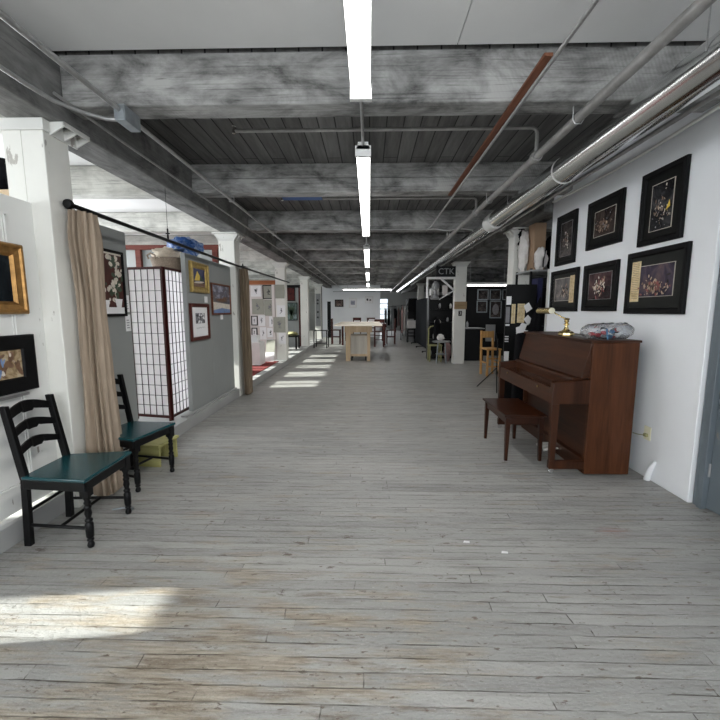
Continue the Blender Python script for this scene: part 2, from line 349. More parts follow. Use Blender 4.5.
# ------------------------------------------------------------------ mesh helpers
class MB:
    def __init__(s, o=(0, 0, 0)): s.bm = bmesh.new(); s.o = Vector(o); s.mi = 0
    def _f(s, vs):
        try:
            f = s.bm.faces.new(vs); f.material_index = s.mi; return f
        except ValueError: return None
    def hexa(s, p, mi=None):
        """8 points: bottom loop 0-3, top loop 4-7"""
        if mi is not None: s.mi = mi
        v = [s.bm.verts.new(Vector(q) - s.o) for q in p]
        for q in ((3, 2, 1, 0), (4, 5, 6, 7), (0, 1, 5, 4), (1, 2, 6, 5), (2, 3, 7, 6), (3, 0, 4, 7)): s._f([v[i] for i in q])
        return s
    def box(s, x0, x1, y0, y1, z0, z1, mi=None):
        return s.hexa([(x0, y0, z0), (x1, y0, z0), (x1, y1, z0), (x0, y1, z0), (x0, y0, z1), (x1, y0, z1), (x1, y1, z1), (x0, y1, z1)], mi)
    def bar(s, a, b, w, h, up=(0, 0, 1), mi=None):
        """rectangular bar from a to b, w wide, h along up"""
        a, b, up = Vector(a), Vector(b), Vector(up)
        d = (b - a).normalized(); r = d.cross(up)
        if r.length < 1e-5: r = d.cross(Vector((1, 0, 0)))
        r.normalize(); u = r.cross(d).normalized(); r *= w / 2; u *= h / 2
        return s.hexa([a - r - u, a + r - u, b + r - u, b - r - u, a - r + u, a + r + u, b + r + u, b - r + u], mi)
    def loft(s, loops, cap=True, close=True, mi=None):
        if mi is not None: s.mi = mi
        L = [[s.bm.verts.new(Vector(q) - s.o) for q in lp] for lp in loops]
        n = len(L[0])
        for a, b in zip(L, L[1:]):
            for i in range(n if close else n - 1):
                j = (i + 1) % n; s._f([a[i], a[j], b[j], b[i]])
        if cap: s._f(L[0][::-1]); s._f(L[-1])
        return s
    def tube(s, pts, r, n=10, mi=None, cap=True):
        pts = [Vector(p) for p in pts]; rr = r if isinstance(r, (list, tuple)) else [r] * len(pts)
        up = None; loops = []
        for i, p in enumerate(pts):
            d = (pts[min(i + 1, len(pts) - 1)] - pts[max(i - 1, 0)]).normalized()
            if up is None:
                up = Vector((0, 0, 1)) if abs(d.z) < 0.9 else Vector((1, 0, 0))
            e = d.cross(up); e.normalize(); up = e.cross(d).normalized()
            loops.append([p + (e * math.cos(2 * math.pi * k / n) + up * math.sin(2 * math.pi * k / n)) * rr[i] for k in range(n)])
        return s.loft(loops, cap, True, mi)
    def lathe(s, prof, c=(0, 0, 0), n=16, mi=None, ax='z'):
        loops = []
        for r, z in prof:
            lp = []
            for k in range(n):
                a = 2 * math.pi * k / n; u, v = r * math.cos(a), r * math.sin(a)
                q = {'z': (u, v, z), 'y': (u, z, -v), 'x': (z, u, v)}[ax]
                lp.append(Vector(c) + Vector(q))
            loops.append(lp)
        return s.loft(loops, True, True, mi)
    def ball(s, c, r, nu=14, nv=9, nz=0.0, fr=3.0, mi=None, seed=0):
        r = r if isinstance(r, (tuple, list)) else (r, r, r); loops = []
        for j in range(nv + 1):
            t = math.pi * (0.02 + 0.96 * j / nv); lp = []
            for i in range(nu):
                a = 2 * math.pi * i / nu
                d = Vector((math.sin(t) * math.cos(a), math.sin(t) * math.sin(a), -math.cos(t)))
                k = 1 + (nz * mnoise.noise(d * fr + Vector((seed, seed * 2, 0))) if nz else 0)
                lp.append(Vector(c) + Vector((d.x * r[0] * k, d.y * r[1] * k, d.z * r[2] * k)))
            loops.append(lp)
        return s.loft(loops, True, True, mi)
    def poly(s, pts, mi=None):
        if mi is not None: s.mi = mi
        s._f([s.bm.verts.new(Vector(q) - s.o) for q in pts]); return s
    def prism(s, pts, vec, mi=None):
        vec = Vector(vec)
        return s.loft([[Vector(p) for p in pts], [Vector(p) + vec for p in pts]], True, True, mi)
    def disc(s, c, rx, rz, y, n=10, rot=0.0, mi=None):
        """a flat ellipse facing -y in a picture's own frame"""
        pts = []
        for k in range(n):
            a = 2 * math.pi * k / n; u, v = rx * math.cos(a), rz * math.sin(a)
            pts.append((c[0] + u * math.cos(rot) - v * math.sin(rot), y, c[1] + u * math.sin(rot) + v * math.cos(rot)))
        return s.poly(pts, mi)
    def build(s, name, mats, parent=None, smooth=None, bevel=None, seg=2, loc=None):
        bmesh.ops.recalc_face_normals(s.bm, faces=[f for f in s.bm.faces])
        me = bpy.data.meshes.new(name); s.bm.to_mesh(me); s.bm.free()
        for m in (mats if isinstance(mats, (list, tuple)) else [mats]): me.materials.append(M[m] if isinstance(m, str) else m)
        if smooth is not None:
            for p in me.polygons: p.use_smooth = True
            me.set_sharp_from_angle(angle=R(smooth))
        o = bpy.data.objects.new(name, me); COL.objects.link(o)
        if parent is not None: o.parent = parent
        else: o.location = s.o
        if bevel:
            b = o.modifiers.new('bevel', 'BEVEL'); b.width = bevel; b.segments = seg; b.limit_method = 'ANGLE'; b.angle_limit = R(40)
        return o
def tag(o, label, cat, group=None, kind=None):
    if label: o['label'] = label
    if cat: o['category'] = cat
    if group: o['group'] = group
    if kind: o['kind'] = kind
    return o
def thing(name, label, cat, loc=(0, 0, 0), rz=0.0, group=None):
    o = bpy.data.objects.new(name, None); o.empty_display_size = 0.1; COL.objects.link(o)
    o.location = loc; o.rotation_euler = (0, 0, rz)
    return tag(o, label, cat, group)
def struct(name, mb, mats, **kw):
    o = mb.build(name, mats, **kw); o['kind'] = 'structure'; return o
def dup(root, loc, rz, label, group=None):
    r = root.copy(); COL.objects.link(r); r.location = loc; r.rotation_euler = (0, 0, rz); r['label'] = label
    if group: r['group'] = group
    for ch in list(root.children):
        c = ch.copy(); COL.objects.link(c); c.parent = r
        for g in list(ch.children):
            d = g.copy(); COL.objects.link(d); d.parent = c
    return r

# ================================================================== THE SETTING
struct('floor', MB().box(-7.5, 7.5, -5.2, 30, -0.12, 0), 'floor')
# raised platform along the left, with its curb
PX = -2.205
struct('platform', MB((-4, 8, 0)).box(-6.0, PX - 0.035, 1.78, 18.2, 0, 0.138), 'greycurb')
struct('trim_1', MB((PX, 2.2, 0)).box(PX - 0.033, PX, 1.78, 18.2, 0, 0.14), 'greycurb', bevel=0.004)
# outer left wall with its row of windows
def outer_wall():
    x0, x1 = -6.25, -6.0
    zs, zt = 0.75, 2.36
    mb = MB((-6, 8, 0))
    mb.box(x0, x1, -5.0, 29.5, -0.1, zs); mb.box(x0, x1, -5.0, 29.5, zt, 3.3)
    wins = []
    y = -4.4
    while y < 28.5:
        if not 2.9 < y + 0.4 < 4.75: wins.append((y + 0.05, y + 0.80))
        y += 1.22
    edges = [-5.0] + [e for w in wins for e in w] + [29.5]
    for a, b in zip(edges[0::2], edges[1::2]): mb.box(x0, x1, a, b, zs, zt)
    struct('wall_left', mb, 'outer')
    for i, (a, b) in enumerate(wins):
        f = MB((x0, a, zs))
        c = (a + b) / 2
        for (p, q, r_, t) in ((a, a + 0.05, zs, zt), (b - 0.05, b, zs, zt), (c - 0.035, c + 0.035, zs, zt)): f.box(x0 + 0.08, x0 + 0.14, p, q, r_, t)
        for z in (zs, (zs + zt) / 2 - 0.02, zt - 0.05): f.box(x0 + 0.085, x0 + 0.135, a, b, z, z + 0.05)
        w = struct('window_%d' % (i + 1), f, 'white')
        g = MB((x0, a, zs)).box(x0 + 0.108, x0 + 0.112, a + 0.02, b - 0.02, zs + 0.02, zt - 0.02).build('pane', 'winglass', w)
outer_wall()
# rear wall behind the camera: a wide band of windows
mb = MB((0, -5, 0)); mb.box(-6.25, 7.5, -5.2, -5.0, -0.1, 0.7); mb.box(-6.25, 7.5, -5.2, -5.0, 2.7, 3.3)
for x in (-6.0, -3.9, -1.4, 1.1, 3.6, 6.1): mb.box(x - 0.25, x + 0.25, -5.2, -5.0, 0.7, 2.7)
struct('wall_rear', mb, 'outer')
# right wall (gallery wall) with the door opening
XR = 2.43
mb = MB((XR, 4, 0))
mb.box(XR, XR + 0.16, 2.83, 5.36, 0, 3.13)
mb.box(XR, XR + 0.16, 1.80, 2.83, 2.15, 3.13)
mb.box(XR, XR + 0.16, -5.0, 1.80, 0, 3.13)
struct('wall_right', mb, 'wall', bevel=0.006)
struct('wall_far_right', MB((7, 8, 0)).box(7.3, 7.5, -5, 30, 0, 3.3), 'darkwall')
# slate door and jamb
d = MB((XR, 2.3, 0))
d.box(XR + 0.03, XR + 0.14, 2.765, 2.825, 0, 2.15); d.box(XR + 0.03, XR + 0.14, 1.80, 1.86, 0, 2.15); d.box(XR + 0.03, XR + 0.14, 1.86, 2.765, 2.09, 2.15)
d.box(XR + 0.015, XR + 0.06, 2.735, 2.775, 0, 2.12)
dj = struct('door_1', d, 'door', bevel=0.004)
lf = MB((XR, 2.3, 0)).box(XR + 0.055, XR + 0.10, 1.87, 2.735, 0.012, 2.085).build('door_leaf', 'door', dj, bevel=0.003)
hg = MB((XR, 2.3, 0))
for z in (0.30, 1.12, 1.86): hg.tube([(XR + 0.05, 2.735, z - 0.05), (XR + 0.05, 2.735, z + 0.05)], 0.009, 8)
hg.build('hinge', 'grey', dj, smooth=40)
# far end wall and the passage to its right
struct('wall_end', MB((0, 21.6, 0)).box(-2.62, 0.62, 21.6, 21.75, 0, 2.86), 'wall')
mb = MB((2, 29.5, 0)); mb.box(-6.2, 0.35, 29.3, 29.5, 0, 3.3); mb.box(1.45, 7.5, 29.3, 29.5, 0, 3.3); mb.box(0.35, 1.45, 29.3, 29.5, 0, 0.8); mb.box(0.35, 1.45, 29.3, 29.5, 2.4, 3.3)
struct('wall_far', mb, 'outer')
f = MB((0.9, 29.3, 0.8)); f.box(0.35, 0.41, 29.3, 29.36, 0.8, 2.4); f.box(1.39, 1.45, 29.3, 29.36, 0.8, 2.4)
for z in (0.8, 1.18, 1.57, 1.96, 2.34): f.box(0.35, 1.45, 29.3, 29.36, z, z + 0.06)
wf = struct('window_40', f, 'white')
MB((0.9, 29.3, 0.8)).box(0.37, 1.43, 29.33, 29.335, 0.82, 2.38).build('pane', 'winglass', wf)
# ceilings
cb = MB((0, 1, 3.1))
for (a, b) in ((-6.2, -2.44), (-2.435, 0.555), (0.56, 2.43), (2.44, 7.4)):
    for (c, e) in ((-5.1, 1.56), (1.567, 2.695)): cb.box(a, b, c, e, 3.13, 3.16)
cb.box(-6.2, -2.39, 2.745, 6.6, 3.125, 3.155); cb.box(-6.2, -2.39, 6.605, 30, 3.125, 3.155)
struct('ceiling', cb, 'panel_white')
struct('ceiling_planks', MB((0, 10, 3.1)).box(-2.385, 7.4, 2.745, 30, 3.13, 3.16), 'plank')
struct('roof_deck', MB((0, 10, 3.3)).box(-6.3, 7.5, -5.2, 30, 3.17, 3.3), 'plank')
# crossbeams
BY = [2.73 + 1.94 * k for k in range(14)]
BY[1] = 4.63; BY[2] = 6.73; BY[3] = 8.72; BY[4] = 10.6; BY[5] = 12.4
for k, y in enumerate(BY):
    t = 0.19 + 0.02 * (k % 3)
    m = MB((0, y, 2.81))
    # two timbers bolted one above the other, slightly out of line
    if k == 1:
        m.box(-2.06, 2.31, y, y + t, 2.81, 2.965); m.box(-2.06, 2.31, y + 0.012, y + t, 2.97, 3.13)
    else:
        m.box(-2.06, 2.31, y, y + t, 2.81, 3.13)
    struct('ceiling_beam', m, 'beam', bevel=0.012)
    struct('ceiling_beam', MB((-4, y, 2.81)).box(-6.0, -2.39, y, y + t, 2.80, 3.12), 'beam_pale', bevel=0.012)
    if y > 5.4: struct('ceiling_beam', MB((5, y, 2.81)).box(2.62, 7.3, y, y + t, 2.81, 3.13), 'beam', bevel=0.012)
struct('ceiling_girder', MB((-2.2, 8, 2.7)).box(-2.385, -2.065, -5, 29.3, 2.705, 3.12), 'girder', bevel=0.012)
struct('ceiling_girder', MB((2.45, 12, 2.75)).box(2.315, 2.615, 5.37, 29.3, 2.755, 3.12), 'girder', bevel=0.012)

# ------------------------------------------------------------------ columns
def column(x0, x1, y0, y1, ztop, label, base=0.0, mat='column', block=False):
    cx, cy = (x0 + x1) / 2, (y0 + y1) / 2
    t = thing('column', label, 'column', (cx, cy, base), 0, 'white wooden columns')
    o = (cx, cy, base)
    if block:
        MB(o).box(x0, x0 + 0.122, y0, y1, base, ztop - 0.075).build('board', mat, t, bevel=0.003)
        MB(o).box(x0 + 0.1255, x1, y0 - 0.003, y1, base, ztop - 0.075).build('shaft', mat, t, bevel=0.006)
        c = MB(o); c.box(x0 - 0.05, x1 + 0.012, y0 - 0.012, y1 + 0.02, ztop - 0.075, ztop - 0.002)
        r = 0.115
        for yy in (y0 + 0.05, (y0 + y1) / 2 + 0.055, y1 + 0.06):
            c.prism([(x1 + 0.012, yy - 0.007, ztop - 0.085), (x1 + r, yy - 0.007, ztop - 0.030), (x1 + r, yy - 0.007, ztop - 0.004), (x1 + 0.012, yy - 0.007, ztop - 0.004)], (0, 0.014, 0))
        c.box(x1 + r - 0.014, x1 + r, y0 + 0.043, y1 + 0.067, ztop - 0.034, ztop - 0.004); c.box(x1 + 0.006, x1 + 0.02, y0 + 0.043, y1 + 0.067, ztop - 0.088, ztop - 0.004)
        c.build('iron_cap', 'iron', t, bevel=0.003)
        return t
    MB(o).box(x0, x1, y0, y1, base, ztop - 0.115).build('shaft', mat, t, bevel=0.008)
    # cast iron cap: a plate on flared ribs
    c = MB(o)
    e = 0.065
    c.box(x0 - e, x1 + e, y0 - 0.10, y1 + 0.10, ztop - 0.022, ztop - 0.003)
    c.box(x0 - 0.006, x1 + 0.006, y0 - 0.006, y1 + 0.006, ztop - 0.125, ztop - 0.10)
    c.loft([[(x0, y0, ztop - 0.11), (x1, y0, ztop - 0.11), (x1, y1, ztop - 0.11), (x0, y1, ztop - 0.11)],
            [(x0 - e * 0.6, y0 - 0.02, ztop - 0.022), (x1 + e * 0.6, y0 - 0.02, ztop - 0.022), (x1 + e * 0.6, y1 + 0.02, ztop - 0.022), (x0 - e * 0.6, y1 + 0.02, ztop - 0.022)]])
    for yy in (y0 - 0.005, cy, y1 + 0.005):
        for sx, xx in ((1, x1), (-1, x0)):
            c.prism([(xx, yy - 0.008, ztop - 0.12), (xx + sx * (e + 0.005), yy - 0.008, ztop - 0.02), (xx, yy - 0.008, ztop - 0.02)], (0, 0.016, 0))
    c.build('iron_cap', 'iron', t)
    return t
column(-2.42, -2.145, 2.65, 2.865, 2.705, 'thick white column in the left foreground beside the gold framed picture', block=True)
column(-2.455, -2.195, 6.40, 6.64, 2.705, 'white column on the left at the far end of the grey picture partition')
column(-2.475, -2.215, 10.27, 10.51, 2.705, 'white column on the left with drawings pinned down its front')
column(-2.53, -2.25, 14.30, 14.54, 2.705, 'white column on the left beyond the drawings booth, beside the dark framed opening')
column(-2.53, -2.26, 18.2, 18.44, 2.705, 'farthest white column on the left, carrying a grey panel')
column(2.32, 2.60, 6.40, 6.66, 2.755, 'white column on the right standing behind the shelf rack')
column(2.325, 2.625, 10.60, 10.86, 2.755, 'white column on the right carrying a tan plaque and a small black number sign')
column(2.33, 2.60, 18.6, 18.84, 2.755, 'distant white column on the right beyond the black screens')

# ================================================================== PICTURES
def picture(name, loc, rz, w, h, prof, frame_mat, art, label, cat='picture', passe=None, pw=0.0, extra=None, group=None, artname='artwork', tilt=0.0, pw_b=None, fillet=None):
    """local: x right, z up, -y to the viewer; loc = middle of the picture on the wall face"""
    t = thing(name, label, cat, loc, rz, group)
    if tilt: t.rotation_euler = (0, tilt, rz)
    loops = []
    for inset, d in prof:
        a, b = w / 2 - inset, h / 2 - inset
        loops.append([(-a, -d, -b), (a, -d, -b), (a, -d, b), (-a, -d, b)])
    MB().loft(loops, cap=False).build('frame', frame_mat, t, bevel=0.0015)
    iw, ih = w / 2 - prof[-1][0], h / 2 - prof[-1][0]
    if passe:
        MB().box(-iw - 0.004, iw + 0.004, -0.010, -0.002, -ih - 0.004, ih + 0.004).build('mat_board', passe, t)
        b_ = pw if pw_b is None else pw_b
        aw, ah, zc = iw - pw, ih - (pw + b_) / 2, (b_ - pw) / 2
    else:
        aw, ah, zc = iw + 0.004, ih + 0.004, 0
    am = MB(); am.box(-aw, aw, -0.013, -0.0085, zc - ah, zc + ah)
    mats = [art]
    if extra:
        mats += extra(am, aw, ah, zc)
    am.build(artname, mats, t)
    if fillet:
        fm = MB()
        for q in ((-aw - 0.006, aw + 0.006, zc + ah, zc + ah + 0.005), (-aw - 0.006, aw + 0.006, zc - ah - 0.004, zc - ah), (-aw - 0.005, -aw, zc - ah, zc + ah), (aw, aw + 0.005, zc - ah, zc + ah)):
            fm.box(q[0], q[1], -0.014, -0.009, q[2], q[3])
        fm.build('fillet', fillet, t)
    return t
P_BLACK = [(0.0, 0.001), (0.0, 0.026), (0.008, 0.032), (0.038, 0.028), (0.048, 0.018), (0.050, 0.012)]
P_GOLD = [(0.0, 0.001), (0.0, 0.035), (0.010, 0.048), (0.022, 0.047), (0.030, 0.034), (0.055, 0.028), (0.065, 0.032), (0.075, 0.018), (0.080, 0.012)]
P_THIN = [(0.0, 0.001), (0.0, 0.024), (0.006, 0.028), (0.020, 0.026), (0.026, 0.012)]
def figures(seed, n, cols, spread=(0.6, 0.6), centre=(0, -0.1), size=(0.010, 0.035), tall=1.6):
    def f(am, aw, ah, zc):
        rnd = random.Random(seed)
        for k in range(n):
            u = max(-0.86, min(0.86, rnd.gauss(centre[0], spread[0] * 0.5))) * aw; v = zc + max(-0.86, min(0.86, rnd.gauss(centre[1], spread[1] * 0.5))) * ah
            r = rnd.uniform(*size)
            am.disc((u, v), r * rnd.uniform(0.5, 1.0), r * rnd.uniform(0.9, tall * 1.5), -0.0132 - 0.00004 * k, 9, rnd.gauss(0, 0.55), 1 + rnd.randrange(len(cols)))
        return cols
    return f
M['fig_pale'] = plain('pale_figures', (0.44, 0.33, 0.235), 0.3, 0, 0.4, 30)
M['fig_white'] = plain('bright_figures', (0.66, 0.60, 0.52), 0.3, 0, 0.2, 30)
M['fig_red'] = plain('red_figures', (0.22, 0.045, 0.04), 0.3, 0, 0.3, 30)
M['fig_brown'] = plain('brown_figures', (0.16, 0.09, 0.055), 0.3, 0, 0.4, 30)
M['fig_grey'] = plain('grey_figures', (0.17, 0.16, 0.17), 0.3, 0, 0.4, 30)
M['fig_yellow'] = plain('yellow_figures', (0.70, 0.50, 0.06), 0.3, 0, 0.2, 30)
M['fig_green'] = plain('green_leaves', (0.035, 0.065, 0.035), 0.4, 0, 0.4, 30)
M['fig_blue'] = plain('blue_patches', (0.16, 0.24, 0.42), 0.4, 0, 0.3, 30)
M['art_dark1'] = art_mat('dark_hall_painting', [(0.012, 0.011, 0.012), (0.045, 0.038, 0.036), (0.14, 0.12, 0.11)], 5, 1.0)
M['art_dark2'] = art_mat('dim_stage_painting', [(0.014, 0.011, 0.012), (0.055, 0.040, 0.034), (0.12, 0.085, 0.07)], 6, 2.3)
M['art_dark3'] = art_mat('night_crowd_painting', [(0.008, 0.008, 0.009), (0.018, 0.018, 0.020), (0.07, 0.07, 0.075)], 5, 4.1)
M['art_dark4'] = art_mat('grey_battle_painting', [(0.06, 0.055, 0.055), (0.16, 0.15, 0.15), (0.27, 0.25, 0.24)], 4, 5.2)
M['art_dark5'] = art_mat('dark_red_painting', [(0.018, 0.010, 0.012), (0.065, 0.035, 0.038), (0.13, 0.075, 0.07)], 5, 6.7)
M['art_dark6'] = art_mat('violet_night_painting', [(0.020, 0.018, 0.030), (0.060, 0.048, 0.072), (0.14, 0.095, 0.10)], 5, 8.8)
M['fillet'] = plain('pale_fillet', (0.48, 0.44, 0.38), 0.4)
RZ = -math.pi / 2
GP = 'six black framed pictures on the right wall'
def rpic(y0, y1, z0, z1, **kw):
    return picture('framed_picture', (XR - 0.001, (y0 + y1) / 2, (z0 + z1) / 2), RZ, y1 - y0, z1 - z0, P_BLACK, 'blackframe', group=GP, **kw)
rpic(4.698, 5.165, 2.02, 2.63, art='art_dark1', passe='passe', pw=0.055, fillet='fig_grey', label='tall narrow black framed picture, farthest in the upper row on the white wall',
     extra=figures(3, 39, ['fig_grey', 'fig_brown', 'fig_white'], (0.5, 0.7), (0, -0.1), (0.003, 0.0112)))
rpic(3.864, 4.46, 2.11, 2.61, art='art_dark2', passe='passe', pw=0.075, pw_b=0.07, fillet='fillet', label='black framed dim scene with pale figures, middle of the upper row on the white wall',
     extra=figures(5, 60, ['fig_pale', 'fig_grey', 'fig_brown', 'fig_brown'], (0.7, 0.6), (0, -0.25), (0.003, 0.0124)))
def crowd(am, aw, ah, zc):
    c = figures(11, 66, ['fig_pale', 'fig_white', 'fig_grey', 'fig_brown'], (0.8, 0.75), (0, -0.15), (0.003, 0.0093))(am, aw, ah, zc)
    am.prism([(aw * 0.42, -0.0155, zc - ah * 0.25), (aw * 0.80, -0.0155, zc - ah * 0.12), (aw * 0.72, -0.0155, zc + ah * 0.16)], (0, 0.001, 0), 5)
    return c + ['fig_yellow']
rpic(3.131, 3.62, 2.015, 2.625, art='art_dark3', passe='passe', pw=0.075, pw_b=0.06, fillet='fillet', label='black framed dark crowd scene with a yellow patch, nearest in the upper row',
     extra=crowd)
def with_strip(side, base, sd, cols, n):
    def f(am, aw, ah, zc):
        c = figures(sd, n, cols, (0.7, 0.55), (0, -0.35), (0.003, 0.0149))(am, aw, ah, zc)
        return c
    return f
def parchment(t, x0, x1, z0, z1, seed=1, y=-0.016):
    rnd = random.Random(seed); m = MB()
    m.box(x0, x1, y, y + 0.004, z0, z1, 0)
    z = z1 - 0.022
    while z > z0 + 0.02:
        m.box(x0 + 0.010, x1 - rnd.uniform(0.010, 0.022), y - 0.0006, y, z - 0.0018, z + 0.0018, 1); z -= 0.016
    o = m.build('parchment_strip', ['parchment', 'fig_brown'], t); o['label'] = 'aged tan parchment strip of writing'
p4 = rpic(4.582, 5.24, 1.445, 1.957, art='art_dark4', passe='passe_grey', pw=0.055, pw_b=0.085, fillet='fillet', label='black framed grey scene with parchment strip at right, farthest in the lower row',
     extra=with_strip(1, 0, 21, ['fig_brown', 'fig_pale', 'art_dark1', 'art_dark2'], 46))
parchment(p4, 0.145, 0.245, -0.15, 0.17, 4)
p5 = rpic(3.864, 4.46, 1.45, 1.947, art='art_dark5', passe='passe', pw=0.052, pw_b=0.075, fillet='fig_grey', label='black framed dark scene with red and pale figures, middle of the lower row',
     extra=figures(31, 90, ['fig_red', 'fig_pale', 'fig_white', 'fig_brown', 'art_dark3'], (0.55, 0.75), (0.0, 0.0), (0.003, 0.0149)))
p6 = rpic(3.035, 3.725, 1.425, 1.972, art='art_dark6', passe='passe_grey', pw=0.085, pw_b=0.10, fillet='fillet', label='largest black framed picture, with parchment strip at left, nearest in the lower row',
     extra=figures(43, 105, ['fig_pale', 'fig_brown', 'fig_red', 'fig_pale', 'art_dark1'], (0.75, 0.5), (0.05, -0.35), (0.003, 0.0136)))
parchment(p6, -0.285, -0.175, -0.165, 0.19, 7)

# left foreground: panelled wall and its two pictures
LZ = math.pi / 2
mb = MB((-2.27, 2.2, 0.137))
mb.box(-2.292, -2.27, 1.785, 2.649, 0.162, 2.17)
for (a, b, z0, z1) in ((1.86, 2.44, 0.32, 0.98), (1.86, 2.44, 1.12, 2.05)):
    for (q, w) in ((0.0, 0.014), (0.022, 0.008)):
        for (c, e, f1, g) in ((a + q, b - q, z0 + q, z0 + q + w), (a + q, b - q, z1 - q - w, z1 - q), (a + q, a + q + w, z0 + q, z1 - q), (b - q - w, b - q, z0 + q, z1 - q)):
            mb.box(-2.271, -2.262 - (0.004 if q else 0), c, e, f1, g)
for yy in (1.79, 2.62): mb.box(-2.29, -2.275, yy - 0.0, yy + 0.012, 0.137, 0.165)
struct('wall_left_panel', mb, 'oldwhite', bevel=0.002)
mb = MB((-2.27, -1, 0)); mb.box(-2.315, -2.27, -4.9, 1.40, 0.0, 2.17)
struct('wall_left_near', mb, 'oldwhite')
M['art_black'] = art_mat('near_black_painting', [(0.006, 0.007, 0.009), (0.010, 0.013, 0.016), (0.03, 0.04, 0.045)], 4, 1.7)
picture('framed_picture', (-2.269, 2.20, 1.65), LZ, 0.60, 0.44, P_GOLD, 'gold', 'art_black', 'gold framed near black painting on the white panel, upper of two at the left edge', artname='painting')
M['art_lily'] = art_mat('ochre_sketch', [(0.10, 0.06, 0.03), (0.36, 0.27, 0.16), (0.52, 0.45, 0.33)], 9, 3.3)
picture('framed_picture', (-2.269, 2.225, 1.115), LZ, 0.60, 0.365, [(0.0, 0.001), (0.0, 0.028), (0.01, 0.034), (0.085, 0.026), (0.095, 0.012)], 'blackframe', 'art_lily',
        'wide black frame around an ochre picture, lower of two at the left edge', extra=figures(8, 51, ['fig_brown', 'fig_white', 'fig_pale', 'fig_brown', 'fig_blue'], (0.8, 0.7), (0.1, 0.0), (0.008, 0.028)))
m = MB((-2.27, 2.1, 0.9)); m.box(-2.27, -2.235, 1.90, 2.44, 0.905, 0.915); m.box(-2.24, -2.235, 1.90, 2.44, 0.915, 0.922)
tag(m.build('picture_ledge', 'conduit'), 'thin metal ledge fixed just beneath the wide black frame', 'ledge')

# ================================================================== LADDER-BACK CHAIRS (black, teal seats)
def make_chair(name, label, loc, rz, group):
    t = thing(name, label, 'chair', loc, rz, group)
    # local: +x forward, seat front at x=0.21, y across
    H = 0.455
    s = MB()
    s.loft([[(0.215, -0.245, H - 0.022), (0.215, 0.245, H - 0.022), (-0.205, 0.192, H - 0.022), (-0.205, -0.192, H - 0.022)],
            [(0.215, -0.245, H), (0.215, 0.245, H), (-0.205, 0.192, H), (-0.205, -0.192, H)]])
    s.build('seat', 'teal', t, bevel=0.007)
    a = MB()
    a.bar((0.195, -0.225, H - 0.05), (0.195, 0.225, H - 0.05), 0.022, 0.062); a.bar((-0.185, -0.18, H - 0.05), (-0.185, 0.18, H - 0.05), 0.022, 0.06)
    for q in (-1, 1): a.bar((0.205, q * 0.225, H - 0.05), (-0.20, q * 0.178, H - 0.05), 0.022, 0.06)
    a.build('seat_rail', 'black', t, bevel=0.003)
    prof = [(0.004, 0.0), (0.016, 0.004), (0.021, 0.018), (0.017, 0.034), (0.011, 0.042), (0.020, 0.050), (0.020, 0.056), (0.014, 0.062), (0.022, 0.074), (0.0235, 0.12), (0.0235, 0.155), (0.016, 0.168),
            (0.022, 0.176), (0.022, 0.184), (0.014, 0.194), (0.021, 0.225), (0.016, 0.252), (0.021, 0.260), (0.021, 0.268), (0.014, 0.278), (0.020, 0.292), (0.014, 0.306), (0.023, 0.325), (0.023, 0.40)]
    for q in (-1, 1):
        MB().lathe(prof, (0.185, q * 0.198, 0), 14).box(0.160, 0.210, q * 0.198 - 0.025, q * 0.198 + 0.025, 0.335, 0.433).build('front_leg', 'black', t, smooth=50)
    for q in (-1, 1):
        p = MB(); y = q * 0.172
        for (x0, z0, x1, z1) in ((-0.215, 0.0, -0.196, 0.43), (-0.196, 0.43, -0.275, 0.885)):
            p.hexa([(x0 - 0.021, y - 0.016, z0), (x0 + 0.021, y - 0.016, z0), (x0 + 0.021, y + 0.016, z0), (x0 - 0.021, y + 0.016, z0),
                    (x1 - 0.019, y - 0.016, z1), (x1 + 0.019, y - 0.016, z1), (x1 + 0.019, y + 0.016, z1), (x1 - 0.019, y + 0.016, z1)])
        p.build('back_post', 'black', t, bevel=0.003)
    for (z0, hh) in ((0.80, 0.062), (0.69, 0.055), (0.575, 0.052)):
        loops = []; n = 22
        for k in range(n + 1):
            u = -1 + 2 * k / n; y = u * 0.165
            xb = -0.196 - (z0 + 0.02 - 0.43) * 0.1736
            x = xb - 0.022 * (1 - u * u)
            arch = 0.040 * (math.cos(u * math.pi * 0.5) ** 1.2)
            low = arch * 0.75 - (0.012 if abs(u) < 0.22 else 0.0) + (0.006 if 0.22 <= abs(u) < 0.34 else 0)
            zt, zb = z0 + hh + arch - 0.018, z0 + low - 0.006
            loops.append([(x - 0.008, y, zb), (x + 0.008, y, zb), (x + 0.008 - (zt - zb) * 0.17, y, zt), (x - 0.008 - (zt - zb) * 0.17, y, zt)])
        MB().loft(loops).build('back_slat', 'black', t, bevel=0.002)
    for q in (-1, 1): MB().tube([(0.185, q * 0.198, 0.125), (-0.205, q * 0.172, 0.135)], 0.0105, 8).build('side_stretcher', 'black', t, smooth=40)
    MB().tube([(0.0, -0.187, 0.13), (0.0, 0.187, 0.13)], 0.0105, 8).build('cross_stretcher', 'black', t, smooth=40)
    MB().tube([(-0.205, -0.172, 0.22), (-0.205, 0.172, 0.22)], 0.0105, 8).build('rear_stretcher', 'black', t, smooth=40)
    return t
GC = 'black ladder back chairs with teal seats'
ch = make_chair('ladder_back_chair', 'black ladder back chair with teal seat, nearer of two, under the framed pictures', (-1.905, 2.37, 0), R(2.0), GC)
dup(ch, (-2.0, 3.14, 0), R(-11.5), 'black ladder back chair with teal seat, farther of two, beside the tan curtain', GC)
